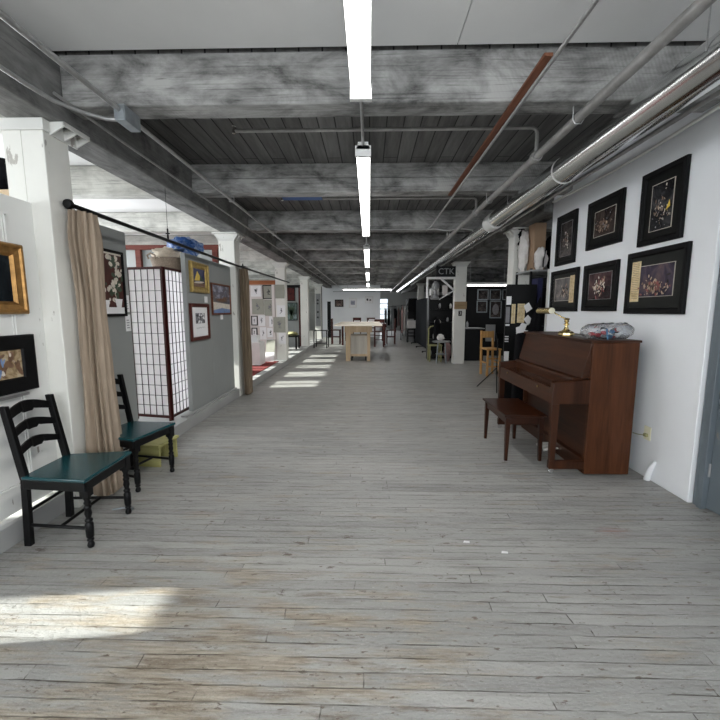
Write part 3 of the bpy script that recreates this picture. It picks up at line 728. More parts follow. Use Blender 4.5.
# cupboard and bundle glimpsed above the panel
m = MB((-2.75, 2.95, 0.138)); m.box(-3.0, -2.49, 2.78, 3.1, 0.1385, 2.30)
tag(m.build('wooden_cupboard', 'pine', bevel=0.004), 'tan wooden cupboard just visible above the white panel at the left edge', 'cupboard')
m = MB((-2.7, 2.95, 2.30)); m.ball((-2.66, 2.94, 2.425), (0.16, 0.13, 0.122), 20, 12, 0.45, 2.8, seed=6)
tag(m.build('dark_bundle', 'blackcloth', smooth=60), 'dark bundle on top of the tan cupboard beside the front left column', 'bundle')
# yellow step stool under the far chair
t = thing('step_stool', 'small pale yellow wooden step stool under the farther teal chair', 'stool', (-2.06, 3.55, 0), R(-6))
MB().box(-0.14, 0.14, -0.16, 0.16, 0.19, 0.215).build('top', 'yellow', t, bevel=0.003)
for q in (-1, 1): MB().box(-0.13, 0.13, q * 0.13 - 0.010, q * 0.13 + 0.010, 0, 0.19).build('side_board', 'yellow', t, bevel=0.002)
MB().box(-0.012, 0.012, -0.12, 0.12, 0.06, 0.13).build('brace', 'yellow', t)
# small metal floor bolt near the chair
m = MB((-1.79, 2.62, 0)); m.tube([(-1.86, 2.60, 0.018), (-1.76, 2.63, 0.02)], 0.007, 8); m.lathe([(0.022, 0), (0.022, 0.012), (0.008, 0.02)], (-1.75, 2.632, 0.0), 10)
tag(m.build('floor_latch', 'boxsteel', smooth=40), 'small dark metal latch lying on the floor behind the near chair leg', 'latch')

# ================================================================== CURTAIN ROD AND CURTAINS
t = thing('curtain_rod', 'long black curtain rod running from the front left column into the distance', 'rod', (-2.10, 2.87, 2.17))
o = (-2.10, 2.87, 2.17)
MB(o).tube([(-2.10, 2.79, 2.19), (-2.10, 6.0, 2.165), (-2.10, 10.24, 2.19)], 0.0165, 10).build('pole', 'black', t, smooth=40)
MB(o).lathe([(0.012, 0), (0.03, 0.004), (0.036, 0.02), (0.03, 0.038), (0.016, 0.046), (0.013, 0.06)], (-2.10, 2.735, 2.19), 14, ax='y').build('finial', 'black', t, smooth=40)
for y in (2.80, 4.1, 6.5):
    b = MB(o); b.box(-2.107, -2.093, y - 0.008, y + 0.008, 2.175, 2.23 if y > 3 else 2.20)
    if y == 4.1:
        b.box(-2.12, -2.08, y - 0.006, y + 0.006, 2.245, 2.257); b.tube([(-2.10, y, 2.23), (-2.10, y, 2.30)], 0.008, 6)
        b.tube([(-2.10, y, 2.29), (-2.10, y, 2.706)], 0.0022, 5)
    else: b.box(-2.16 if y < 3 else -2.20, -2.093, y - 0.01, y + 0.01, 2.18, 2.197)
    b.build('bracket', 'black', t)
def curtain(name, label, cx, cy, ztop, zbot, prof, mat, seed, folds=13):
    """prof: list of (height fraction from the top, half width y, half depth x, shift y)"""
    t = thing(name, label, 'curtain', (cx, cy, zbot), 0)
    n = 130; loops = []; K = 34
    for j in range(K + 1):
        f = j / K
        for a, b in zip(prof, prof[1:]):
            if a[0] <= f <= b[0]:
                u = (f - a[0]) / (b[0] - a[0] + 1e-9); u = u * u * (3 - 2 * u); hw, hd, sh = (a[i] + (b[i] - a[i]) * u for i in (1, 2, 3)); break
        z = ztop + (zbot - ztop) * f; lp = []
        for i in range(n):
            th = 2 * math.pi * i / n
            w = math.sin(folds * th + 0.8 * math.sin(2 * th + seed) + f * 1.4 + seed) + 0.45 * math.sin((folds * 2 - 5) * th - f * 2.6 + seed * 2)
            k = 1 + 0.23 * w + 0.10 * mnoise.noise(Vector((math.cos(th) * 1.4, math.sin(th) * 1.4, f * 3 + seed)))
            lp.append((cx + hd * k * math.cos(th), cy + sh + hw * k * math.sin(th), z + (0.012 * w if j == K else 0)))
        loops.append(lp)
    MB((cx, cy, zbot)).loft(loops).build('cloth', mat, t, smooth=70)
    for k in range(6):
        r = MB((cx, cy, zbot))
        y = cy + prof[0][3] + prof[0][1] * (-0.8 + 1.6 * k / 5)
        pts = [(-2.10 + 0.024 * math.cos(a), y + 0.004 * k, ztop + 0.024 + 0.026 * math.sin(a)) for a in [2 * math.pi * q / 14 for q in range(15)]]
        r.tube(pts, 0.0028, 5)
        r.build('curtain_ring', 'black', t, smooth=40)
    return t
curtain('curtain', 'tan curtain bunched against the front left column beside the teal chair', -2.065, 2.87, 2.15, 0.03,
        [(0, 0.10, 0.050, -0.02), (0.08, 0.12, 0.055, -0.015), (0.30, 0.098, 0.052, -0.015), (0.55, 0.112, 0.06, -0.02), (0.85, 0.125, 0.07, -0.01), (1.0, 0.11, 0.065, 0.0)], 'curtain', 1.3, 12)
curtain('curtain', 'brown curtain hanging past the second left column before the red carpet', -2.115, 6.60, 2.15, 0.015,
        [(0, 0.12, 0.045, -0.02), (0.1, 0.14, 0.048, 0.0), (0.4, 0.12, 0.048, 0.0), (0.8, 0.13, 0.05, 0.02), (1.0, 0.13, 0.05, 0.03)], 'curtainb', 4.2, 9)

# ================================================================== LEFT PARTITIONS AND SCREEN
o = (-2.42, 3.4, 0.138)
t = thing('partition', 'grey painted partition behind the farther teal chair, bearing the white flowers picture', 'partition', o)
MB(o).box(-2.46, -2.405, 2.885, 3.86, 0.138, 2.215).build('board', 'greyboard', t, bevel=0.004)
o = (-2.29, 5.5, 0.138)
t2 = thing('partition', 'long grey painted partition between folding screen and second column, hung with three pictures', 'partition', o)
MB(o).box(-2.33, -2.274, 4.82, 5.548, 0.160, 2.165).build('board', 'greyboard', t2, bevel=0.003)
MB(o).box(-2.33, -2.274, 5.552, 6.385, 0.160, 2.165).build('board', 'greyboard', t2, bevel=0.003)
MB(o).box(-2.332, -2.24, 4.60, 6.39, 0.138, 0.160).build('sill', 'greycurb', t2, bevel=0.003)
M['art_flower'] = art_mat('dark_red_and_green_ground', [(0.05, 0.02, 0.018), (0.085, 0.028, 0.024), (0.06, 0.05, 0.04)], 3, 2.2, rough=0.4)
def flowers(am, aw, ah, zc):
    rnd = random.Random(5)
    am.box(-aw, aw, -0.0138, -0.0131, zc + ah * 0.93, zc + ah, 1)
    am.box(-aw, aw, -0.0138, -0.0131, zc - ah, zc - ah * 0.78, 3)
    for k in range(70):
        v = rnd.uniform(-0.55, 0.88); u = rnd.gauss(0.45 + 0.15 * math.sin(v * 5), 0.20)
        u = max(-0.9, min(0.92, u)); r = rnd.uniform(0.012, 0.026)
        am.disc((u * aw, zc + v * ah), r, r * 1.4, -0.0136 - 0.00003 * k, 8, rnd.uniform(0, 3), 2 if k % 2 else 1)
    for k in range(16):
        v = rnd.uniform(-0.7, 0.4); u = rnd.uniform(-0.9, -0.1); r = rnd.uniform(0.010, 0.022)
        am.disc((u * aw, zc + v * ah), r, r * 1.2, -0.0160 - 0.00003 * k, 8, 0, 1 if k % 3 else 2)
    am.prism([(aw * 0.25, -0.0168, zc - ah * 0.5), (aw * 0.85, -0.0168, zc - ah * 0.5), (aw * 0.68, -0.0168, zc - ah * 0.88), (aw * 0.42, -0.0168, zc - ah * 0.88)], (0, 0.0004, 0), 3)
    am.prism([(-aw * 0.6, -0.0168, zc - ah * 0.55), (-aw * 0.15, -0.0168, zc - ah * 0.55), (-aw * 0.25, -0.0168, zc - ah * 0.82), (-aw * 0.5, -0.0168, zc - ah * 0.82)], (0, 0.0004, 0), 3)
    return ['fig_white', 'fig_green', 'paper']
picture('framed_picture', (-2.404, 3.56, 1.705), LZ, 0.42, 0.61, P_THIN, 'blackframe', 'art_flower', 'black framed picture of white flowers in pale pots on the first grey partition', extra=flowers, artname='print')
for (z, nm) in ((1.44, 'upper of two white printed sheets pinned beside the white flowers picture'), (1.25, 'lower of two white printed sheets pinned beside the white flowers picture')):
    m = MB((-2.404, 3.80, z)); m.box(-2.404, -2.402, 3.765, 3.845, z, z + 0.165, 0)
    for k in range(4): m.box(-2.4018, -2.4014, 3.780, 3.825 - 0.008 * (k % 2), z + 0.03 + k * 0.025, z + 0.038 + k * 0.025, 1)
    tag(m.build('printed_sheet', ['paper', 'inkgrey']), nm, 'paper', 'printed sheets on the first partition')
M['art_boat'] = art_mat('blue_dusk_ground', [(0.02, 0.022, 0.06), (0.035, 0.04, 0.11), (0.05, 0.06, 0.16)], 3, 2.9, rough=0.35)
def boat(am, aw, ah, zc):
    am.box(-aw, aw, -0.0138, -0.0131, zc - ah, zc - ah * 0.55, 3)
    am.prism([(-aw * 0.75, -0.0142, zc - ah * 0.35), (aw * 0.55, -0.0142, zc - ah * 0.25), (-aw * 0.25, -0.0142, zc + ah * 0.72)], (0, 0.0008, 0), 2)
    am.prism([(aw * 0.1, -0.0152, zc - ah * 0.28), (aw * 0.8, -0.0152, zc - ah * 0.3), (aw * 0.15, -0.0152, zc + ah * 0.35)], (0, 0.0008, 0), 4)
    am.disc((0, zc - ah * 0.48), aw * 0.85, ah * 0.11, -0.0156, 14, 0.06, 1)
    return ['fig_white', 'fig_yellow', 'fig_brown', 'fig_green']
picture('framed_picture', (-2.273, 5.16, 1.885), LZ, 0.52, 0.39, P_GOLD, 'palegold', 'art_boat', 'gold framed picture of a sail and blue sky, upper left on the long grey partition', extra=boat, artname='painting')
M['art_snow'] = art_mat('winter_scene_ground', [(0.20, 0.17, 0.14), (0.10, 0.10, 0.13), (0.42, 0.42, 0.50)], 4, 6.2, rough=0.35, stretch=(1, 1, 2))
def snow(am, aw, ah, zc):
    am.prism([(-aw, -0.0138, zc - ah), (aw, -0.0138, zc - ah), (aw, -0.0138, zc - ah * 0.35), (-aw, -0.0138, zc - ah * 0.2)], (0, 0.0006, 0), 1)
    am.prism([(-aw, -0.0146, zc - ah), (aw, -0.0146, zc - ah), (aw, -0.0146, zc - ah * 0.72), (0, -0.0146, zc - ah * 0.62), (-aw, -0.0146, zc - ah * 0.8)], (0, 0.0006, 0), 2)
    for k, (u, l) in enumerate(((-0.6, 0.5), (-0.2, 0.3), (0.25, 0.8), (0.7, 0.6))):
        am.bar((u * aw, -0.0148, zc - ah * 0.2), ((u + 0.1) * aw, -0.0148, zc + ah * l), 0.008, 0.0006, (0, 1, 0), 3)
    am.disc((0, zc - ah * 0.05), aw * 0.6, ah * 0.12, -0.0152, 12, 0, 3); am.disc((aw * 0.4, zc + ah * 0.1), aw * 0.3, ah * 0.10, -0.0154, 12, 0, 3)
    return ['fig_white', 'fig_blue', 'fig_brown']
picture('framed_picture', (-2.273, 5.92, 1.625), LZ, 0.74, 0.46, P_THIN, 'rustwood', 'art_snow', 'brown framed winter landscape nearest the second column on the grey partition', extra=snow, artname='painting')
def etching(am, aw, ah, zc):
    am.box(-aw * 0.55, aw * 0.62, -0.0138, -0.0131, zc - ah * 0.10, zc + ah * 0.60, 1)
    rnd = random.Random(3)
    for k in range(26):
        r = rnd.uniform(0.008, 0.022); am.disc((rnd.uniform(-0.5, 0.55) * aw, zc + rnd.uniform(-0.05, 0.52) * ah), r, r, -0.0142 - 0.00003 * k, 8, 0, 2 + k % 2)
    am.tube([(-aw * 0.5 + aw * 1.1 * q / 16, -0.0142, zc - ah * 0.42 + 0.008 * math.sin(q * 1.9) + 0.01 * q / 16) for q in range(17)], 0.0014, 5, 2)
    return ['inkgrey', 'ink', 'paper']
picture('framed_picture', (-2.273, 5.13, 1.305), LZ, 0.57, 0.485, P_BLACK, 'redwood', 'paper', 'brown framed black and white print with signature, lower on the long grey partition', extra=etching, artname='print')
for (y, z, nm) in ((5.38, 1.565, 'small white label card under the gold sailing picture'), (5.93, 1.32, 'small white label card under the winter landscape')):
    tag(MB((-2.273, y, z)).box(-2.274, -2.2715, y - 0.05, y + 0.05, z, z + 0.085).build('label_card', 'paper'), nm, 'card', 'picture label cards')
# hanging wire of the winter landscape
# folding screen
def screen_panel(t, a, b, zb, zt, cols, rows):
    a, b = Vector((a[0], a[1], 0)), Vector((b[0], b[1], 0)); d = b - a; L = d.length
    p = bpy.data.objects.new  # noqa
    f = MB(o)
    P = lambda u, z: (a.x + d.x * u / L, a.y + d.y * u / L, z)
    f.bar(P(0.012, zb), P(0.012, zt), 0.020, 0.020, (d.y, -d.x, 0)); f.bar(P(L - 0.012, zb), P(L - 0.012, zt), 0.024, 0.022, (d.y, -d.x, 0))
    f.bar(P(0.024, zt - 0.014), P(L - 0.024, zt - 0.014), 0.022, 0.028); f.bar(P(0.024, zb + 0.05), P(L - 0.024, zb + 0.05), 0.022, 0.03)
    fr = f.build('screen_panel', 'shoji_frame', t)
    g = MB(o)
    for i in range(1, cols): u = 0.024 + (L - 0.048) * i / cols; g.bar(P(u, zb + 0.06), P(u, zt - 0.025), 0.006, 0.008, (d.y, -d.x, 0))
    for j in range(1, rows): z = zb + 0.06 + (zt - zb - 0.085) * j / rows; g.bar(P(0.024, z), P(L - 0.024, z), 0.008, 0.005)
    g.build('lattice', 'shoji_bar', fr)
    n = Vector((-d.y, d.x, 0)).normalized() * 0.007
    q = MB(o); q.hexa([Vector(P(0.02, zb + 0.055)) + n, Vector(P(L - 0.02, zb + 0.055)) + n, Vector(P(L - 0.02, zb + 0.055)) + n * 1.2, Vector(P(0.02, zb + 0.055)) + n * 1.2,
                       Vector(P(0.02, zt - 0.02)) + n, Vector(P(L - 0.02, zt - 0.02)) + n, Vector(P(L - 0.02, zt - 0.02)) + n * 1.2, Vector(P(0.02, zt - 0.02)) + n * 1.2])
    q.build('paper', 'shoji_paper', fr)
o = (-2.4, 4.5, 0.138)
t = thing('folding_screen', 'dark red folding screen with white paper lattice between the grey partitions', 'screen', o)
screen_panel(t, (-2.84, 4.53), (-2.365, 4.44), 0.14, 1.955, 5, 14)
screen_panel(t, (-2.362, 4.458), (-2.358, 4.93), 0.14, 1.955, 5, 14)
# shelf, basket, cloths behind the screen
o = (-2.56, 5.2, 1.93)
t = thing('wall_shelf', 'plain shelf behind the long grey partition holding the wicker basket', 'shelf', o)
MB(o).box(-2.82, -2.331, 4.95, 5.6, 1.93, 1.95).build('board', 'white', t)
for y in (5.05, 5.45): MB(o).prism([(-2.331, y - 0.01, 1.93), (-2.75, y - 0.01, 1.93), (-2.331, y - 0.01, 1.70)], (0, 0.02, 0)).build('bracket', 'white', t)
o = (-2.60, 5.12, 1.95)
t = thing('wicker_basket', 'brown wicker basket on top of the folding screen, seen above it', 'basket', o)
w = MB(o); lp = []
for (k, z) in ((0.86, 1.951), (0.93, 2.03), (1.0, 2.11), (1.04, 2.118), (1.0, 2.122), (0.92, 2.11), (0.84, 1.97)):
    lp.append([(-2.60 + 0.20 * k * math.copysign(abs(math.cos(a)) ** 0.6, math.cos(a)), 5.12 + 0.25 * k * math.copysign(abs(math.sin(a)) ** 0.6, math.sin(a)), z) for a in [2 * math.pi * q / 32 for q in range(32)]])
w.loft(lp).build('body', 'wicker', t, smooth=50)
h = MB(o); h.tube([(-2.74, 4.845, 2.09), (-2.75, 4.83, 2.135), (-2.70, 4.825, 2.16), (-2.65, 4.83, 2.135), (-2.66, 4.845, 2.09)], 0.010, 8); h.build('handle', 'wicker', t, smooth=40)
tag(MB((-2.6, 5.12, 2.13)).ball((-2.6, 5.06, 2.165), (0.16, 0.20, 0.085), 22, 12, 0.5, 2.6, seed=3).build('cream_cloth', 'creamcloth', smooth=60), 'crumpled cream cloth heaped in the wicker basket', 'cloth')
m = MB((-2.5, 5.3, 2.2)); m.ball((-2.47, 5.28, 2.315), (0.19, 0.22, 0.10), 24, 14, 0.6, 2.8, seed=9); m.ball((-2.35, 5.15, 2.20), (0.07, 0.13, 0.12), 18, 10, 0.5, 3, seed=4)
tag(m.build('plastic_sheet', 'bluecloth', smooth=60), 'bunched blue plastic sheet above the wicker basket and the partition top', 'sheet')

# ================================================================== LEFT BOOTHS
# wall with red timber frame at the second column
o = (-4, 6.5, 0.138)
t = thing('framed_partition', 'grey partition in a red brown timber frame behind the folding screen', 'partition', o)
MB(o).box(-5.98, -2.46, 6.50, 6.54, 0.138, 2.47).build('panel', 'greyboard', t)
MB(o).box(-5.98, -2.46, 6.44, 6.50, 2.455, 2.53).build('top_rail', 'redtimber', t, bevel=0.004)
for x in (-5.0, -3.82, -2.54): MB(o).box(x - 0.045, x + 0.045, 6.44, 6.50, 0.138, 2.455).build('post', 'redtimber', t, bevel=0.004)
MB(o).box(-5.98, -2.46, 6.45, 6.50, 1.0, 1.09).build('middle_rail', 'redtimber', t)
# carpet on the platform
m = MB((-3.2, 8.7, 0.138)); m.box(-5.6, -2.36, 7.2, 9.95, 0.139, 0.147)
tag(m.build('carpet', 'carpet'), 'dark red carpet on the raised platform of the drawings booth', 'carpet')
# booth rear wall with drawings
o = (-4, 10.3, 0.138)
t = thing('booth_wall', 'pale booth wall with an orange timber top rail, covered with drawings', 'partition', o)
MB(o).box(-5.9, -2.48, 10.30, 10.35, 0.138, 2.14).build('panel', 'pinkwall', t)
MB(o).box(-5.9, -2.48, 10.26, 10.36, 2.14, 2.25).build('top_rail', 'orangetimber', t, bevel=0.004)
MB(o).box(-2.575, -2.50, 10.265, 10.30, 0.138, 2.14).build('post', 'pinkwall', t)
def sheet(x0, x1, z0, z1, mat, label, frame=None, y=10.298, ink=None, seed=1):
    t = thing('drawing', label, 'drawing', ((x0 + x1) / 2, y, z0), 0, 'drawings pinned up in the left booth')
    oo = ((x0 + x1) / 2, y, z0); rnd = random.Random(seed)
    m = MB(oo); m.box(x0, x1, y - 0.006, y - 0.001, z0, z1, 0)
    mats = [mat]
    if ink:
        mats.append(ink); w, h = x1 - x0, z1 - z0; cx, cz = (x0 + x1) / 2, (z0 + z1) / 2
        pts = []; x, z = cx + rnd.uniform(-0.1, 0.1) * w, cz + 0.24 * h
        for k in range(11):
            pts.append((x, y - 0.007, z)); x = cx + rnd.uniform(-0.17, 0.17) * w; z -= 0.046 * h
        m.tube(pts, 0.0075, 5, 1)
        m.disc((cx + rnd.uniform(-.08, .08) * w, cz + 0.05 * h), 0.10 * w, 0.09 * h, y - 0.0085, 9, rnd.uniform(0, 3), 1)
    m.build('sheet', mats, t)
    if frame:
        f = MB(oo)
        for q in ((x0 - 0.02, x1 + 0.02, z1, z1 + 0.022), (x0 - 0.02, x1 + 0.02, z0 - 0.022, z0), (x0 - 0.022, x0, z0, z1), (x1, x1 + 0.022, z0, z1)): f.box(q[0], q[1], y - 0.02, y - 0.001, q[2], q[3])
        f.build('frame', frame, t)
    return t
# pixel columns of the booth wall: about 0.027 m each
sheet(-3.14, -2.86, 1.83, 2.11, 'paper', 'white drawing of a dark curved figure, highest at the left end of the booth wall', ink='ink', seed=2)
sheet(-2.80, -2.53, 1.79, 2.11, 'greypaper', 'grey green drawing in a thin black frame, top of the booth wall', frame='black', ink='ink', seed=3)
sheet(-3.12, -2.80, 1.36, 1.77, 'greypaper', 'grey green drawing under the white curved figure drawing', ink='inkgrey', seed=4)
sheet(-2.79, -2.50, 1.32, 1.75, 'greypaper', 'grey green drawing directly beneath the thin black frame', ink='inkgrey', seed=5)
sheet(-3.13, -3.00, 1.09, 1.30, 'paper', 'small black framed white drawing at the left end, upper of two', frame='black', ink='inkgrey', seed=6)
sheet(-3.13, -3.02, 0.78, 0.98, 'paper', 'small black framed white drawing at the left end, lower of two', frame='black', ink='ink', seed=7)
sheet(-2.965, -2.775, 1.05, 1.34, 'paper', 'white portrait drawing right of the small upper black frame', ink='inkgrey', seed=8)
sheet(-2.67, -2.51, 1.03, 1.31, 'paper', 'white drawing beside the pale post, level with the portrait drawing', ink='inkgrey', seed=9)
sheet(-2.93, -2.755, 0.69, 1.02, 'paper', 'white figure drawing beneath the portrait drawing', ink='inkgrey', seed=10)
sheet(-2.73, -2.54, 0.75, 1.00, 'paper', 'white drawing with a dark arched blot, right of the figure drawing', ink='ink', seed=11)
sheet(-2.75, -2.51, 0.42, 0.70, 'paper', 'white drawing with a row of dark spots near the booth floor', ink='ink', seed=12)
# drawings on the third column's front
y = 10.268
sheet(-2.485, -2.235, 1.78, 2.14, 'greypaper', 'grey green sheet, highest on the front of the third left column', y=y)
sheet(-2.44, -2.225, 1.30, 1.60, 'paper', 'white sheet with a faint blue sketch on the third left column', y=y, ink='inkgrey', seed=21)
sheet(-2.55, -2.225, 0.88, 1.29, 'greypaper', 'grey green figure drawing at mid height on the third left column', y=y, ink='inkgrey', seed=22)
sheet(-2.42, -2.225, 0.58, 0.87, 'paper', 'white sheet with small sketch, lowest on the third left column', y=y, ink='inkgrey', seed=23)
# white pedestal and leaning boards
o = (-2.98, 9.35, 0.147)
t = thing('pedestal', 'white display pedestal on the red carpet by the brown curtain', 'pedestal', o)
MB(o).box(-3.35, -2.62, 9.15, 9.6, 0.1475, 0.70).build('body', 'white', t, bevel=0.004)
MB(o).box(-3.32, -2.72, 9.3, 9.55, 0.70, 0.86).build('sign_board', 'paper', t)
m = MB((-2.62, 10.0, 0.147)); m.hexa([(-2.73, 9.98, 0.148), (-2.50, 9.98, 0.148), (-2.50, 10.0, 0.148), (-2.73, 10.0, 0.148), (-2.73, 10.22, 0.69), (-2.50, 10.22, 0.69), (-2.50, 10.24, 0.69), (-2.73, 10.24, 0.69)])
tag(m.build('leaning_board', 'greypaper'), 'grey green board leaning on the booth wall beside the third column', 'board')
m = MB((-2.60, 9.9, 0.147)); m.hexa([(-2.70, 9.84, 0.148), (-2.47, 9.84, 0.148), (-2.47, 9.85, 0.148), (-2.70, 9.85, 0.148), (-2.70, 9.955, 0.38), (-2.47, 9.955, 0.38), (-2.47, 9.965, 0.38), (-2.70, 9.965, 0.38)])
tag(m.build('leaning_card', 'paper'), 'small white card leaning in front of the grey green board', 'card')
# third booth
o = (-4, 14.3, 0.138)
t = thing('booth_wall', 'grey booth wall in a black timber surround beyond the third column', 'partition', o)
MB(o).box(-5.9, -2.53, 14.36, 14.42, 0.138, 2.30).build('panel', 'greyboard', t)
MB(o).box(-5.9, -2.53, 14.30, 14.38, 2.30, 2.40).build('top_rail', 'black', t)
MB(o).box(-2.60, -2.535, 14.31, 14.36, 0.138, 2.30).build('post', 'redwood', t)
M['art_red'] = art_mat('dark_red_abstract', [(0.02, 0.012, 0.012), (0.09, 0.02, 0.018), (0.03, 0.02, 0.02)], 3, 1.0)
M['art_plant'] = art_mat('plant_picture_ground', [(0.03, 0.035, 0.03), (0.10, 0.14, 0.13), (0.26, 0.32, 0.33)], 4, 3.0)
picture('framed_picture', (-2.93, 14.358, 2.08), 0, 0.40, 0.54, P_THIN, 'black', 'art_red', 'dark red picture on the grey booth wall, upper of two')
def leaves(am, aw, ah, zc):
    for k in range(9):
        a = -0.9 + 1.8 * k / 8; am.bar((0, -0.0140, zc - ah * 0.5), (math.sin(a) * aw * 0.8, -0.0140, zc + math.cos(a) * ah * 0.6), 0.035, 0.0006, (0, 1, 0), 1)
    am.box(-aw * 0.3, aw * 0.3, -0.0142, -0.0131, zc - ah * 0.9, zc - ah * 0.45, 1)
    return ['fig_green']
picture('framed_picture', (-2.88, 14.358, 1.43), 0, 0.44, 0.66, P_THIN, 'black', 'art_plant', 'picture of dark green plant leaves on the grey booth wall, lower of two', extra=leaves)
o = (-2.75, 13.5, 0.138)
t = thing('low_table', 'low dark table on the platform in the booth beyond the third column', 'table', o)
MB(o).box(-3.4, -2.45, 13.1, 13.75, 0.56, 0.60).build('tabletop', 'darkshelf', t)
for (x, yy) in ((-3.35, 13.15), (-2.5, 13.15), (-3.35, 13.7), (-2.5, 13.7)): MB(o).box(x - 0.025, x + 0.025, yy - 0.025, yy + 0.025, 0.138, 0.56).build('leg', 'black', t)
tag(MB((-2.75, 13.4, 0.6)).ball((-2.68, 13.4, 0.665), (0.20, 0.16, 0.07), 16, 9, 0.4, 3).build('yellow_cushion', 'olive', smooth=60), 'crumpled yellowish cushion on the low dark table', 'cushion')
tag(MB((-2.95, 12.75, 0.138)).box(-3.0, -2.72, 12.6, 12.95, 0.1385, 0.56).build('white_crate', 'creamcloth', bevel=0.006), 'cream box on the platform in front of the low dark table', 'box')
# far left: panel on the last column, metal rail, coat, black doors
o = (-2.4, 18.19, 0.9)
t = thing('wall_panel', 'grey panel with black fittings on the farthest left column', 'panel', o)
MB(o).box(-2.50, -2.27, 18.17, 18.198, 0.75, 2.25).build('board', 'grey', t)
for z in (1.80, 1.95, 1.4, 1.15): MB(o).lathe([(0.05, 0), (0.05, 0.03), (0.02, 0.04)], (-2.40, 18.17, z), 10, ax='y').build('fitting', 'black', t)
o = (-2.25, 15.2, 0)
t = thing('metal_rail', 'dark bent metal rail standing on the floor at the platform edge', 'rail', o)
for x in (-2.15, -1.65):
    MB(o).tube([(x, 15.0, 0), (x, 15.0, 0.62), (x, 15.05, 0.68), (x, 15.6, 0.68), (x, 15.65, 0.62), (x, 15.65, 0)], 0.022, 8).build('hoop', 'black', t, smooth=40)
MB(o).tube([(-2.15, 15.3, 0.68), (-1.65, 15.3, 0.68)], 0.02, 8).build('crossbar', 'black', t, smooth=40)
MB(o).tube([(-2.15, 15.0, 0.2), (-1.65, 15.0, 0.2)], 0.015, 8).build('crossbar', 'black', t, smooth=40)
o = (-2.62, 15.6, 0.138)
t = thing('hanging_coat', 'dark coat with teal scarf hung beside the fourth left column', 'coat', o)
lp = []
for (z, a, b) in ((0.62, 0.16, 0.12), (0.9, 0.15, 0.11), (1.2, 0.14, 0.10), (1.42, 0.17, 0.09), (1.5, 0.06, 0.05)):
    lp.append([(-2.62 + a * (1 + 0.15 * math.sin(5 * q)) * math.cos(q), 15.6 + b * math.sin(q), z) for q in [2 * math.pi * k / 20 for k in range(20)]])
MB(o).loft(lp).build('coat', 'blackcloth', t, smooth=60)
MB(o).tube([(-2.62, 15.6, 0.138), (-2.62, 15.6, 1.55)], 0.02, 8).build('stand', 'black', t)
MB(o).loft([[(-2.55 + 0.05 * math.cos(q), 15.5 + 0.03 * math.sin(q), z) for q in [2 * math.pi * k / 8 for k in range(8)]] for z in (0.95, 1.2, 1.45)]).build('scarf', M['fig_blue'], t, smooth=60)
tag(MB((-2.45, 20.2, 0)).box(-2.62, -2.45, 20.2, 20.3, 0, 2.70).build('dark_post', 'black'), 'tall black post just left of the white end wall', 'post')
tag(MB((-2.2, 21.0, 0)).box(-2.26, -2.07, 21.0, 21.06, 0.0, 1.96).build('black_board', 'black'), 'tall black board standing against the left end of the white end wall', 'board')

# ================================================================== UPRIGHT PIANO
Y0, Y1 = 3.31, 4.73
XB = 2.30
o = (2.0, 4.0, 0)
t = thing('upright_piano', 'brown walnut upright piano against the right wall under the framed pictures', 'piano', o)
for (a, b) in ((Y0, Y0 + 0.035), (Y1 - 0.035, Y1)):
    MB(o).box(1.910, XB, a, b, 0.012, 1.183).build('side_panel', 'piano_side', t, bevel=0.004)
MB(o).box(1.885, XB + 0.01, Y0 - 0.012, Y1 + 0.012, 1.183, 1.204).build('lid', 'piano_h', t, bevel=0.005)
MB(o).box(2.25, 2.285, Y0 + 0.035, Y1 - 0.035, 0.05, 1.183).build('back_board', 'pianodark', t)
u = MB(o); u.hexa([(1.835, Y0 + 0.012, 0.875), (1.910, Y0 + 0.012, 0.875), (1.910, Y1 - 0.012, 0.875), (1.835, Y1 - 0.012, 0.875), (1.905, Y0 + 0.012, 1.180), (1.910, Y0 + 0.012, 1.180), (1.910, Y1 - 0.012, 1.180), (1.905, Y1 - 0.012, 1.180)])
u.build('upper_panel', 'piano_h', t, bevel=0.003)
for (a, b) in ((Y0 - 0.002, Y0 + 0.06), (Y1 - 0.06, Y1 + 0.002)):
    MB(o).hexa([(1.590, a, 0.645), (1.911, a, 0.645), (1.911, b, 0.645), (1.590, b, 0.645), (1.598, a, 0.835), (1.911, a, 0.862), (1.911, b, 0.862), (1.598, b, 0.835)]).build('arm', 'piano', t, bevel=0.006)
MB(o).box(1.775, 1.911, Y0 + 0.06, Y1 - 0.06, 0.845, 0.872).build('music_ledge', 'piano_h', t, bevel=0.005)
MB(o).box(1.604, 1.911, Y0 + 0.06, Y1 - 0.06, 0.645, 0.675).build('key_bed', 'piano_h', t)
MB(o).hexa([(1.596, Y0 + 0.06, 0.645), (1.616, Y0 + 0.06, 0.645), (1.616, Y1 - 0.06, 0.645), (1.596, Y1 - 0.06, 0.645), (1.602, Y0 + 0.06, 0.775), (1.622, Y0 + 0.06, 0.775), (1.622, Y1 - 0.06, 0.775), (1.602, Y1 - 0.06, 0.775)]).build('key_slip', 'piano_h', t, bevel=0.003)
MB(o).hexa([(1.640, Y0 + 0.062, 0.735), (1.80, Y0 + 0.062, 0.760), (1.80, Y1 - 0.062, 0.760), (1.640, Y1 - 0.062, 0.735), (1.640, Y0 + 0.062, 0.753), (1.80, Y0 + 0.062, 0.778), (1.80, Y1 - 0.062, 0.778), (1.640, Y1 - 0.062, 0.753)]).build('fallboard', 'fallboard', t, bevel=0.003)
MB(o).box(1.79, 1.81, Y0 + 0.062, Y1 - 0.062, 0.77, 0.845).build('name_board', 'piano_h', t)
for yy in (3.62, 4.42): MB(o).lathe([(0.011, 0), (0.011, 0.006), (0.006, 0.010)], (1.592, yy, 0.745), 10, ax='x').build('knob', 'brass', t)
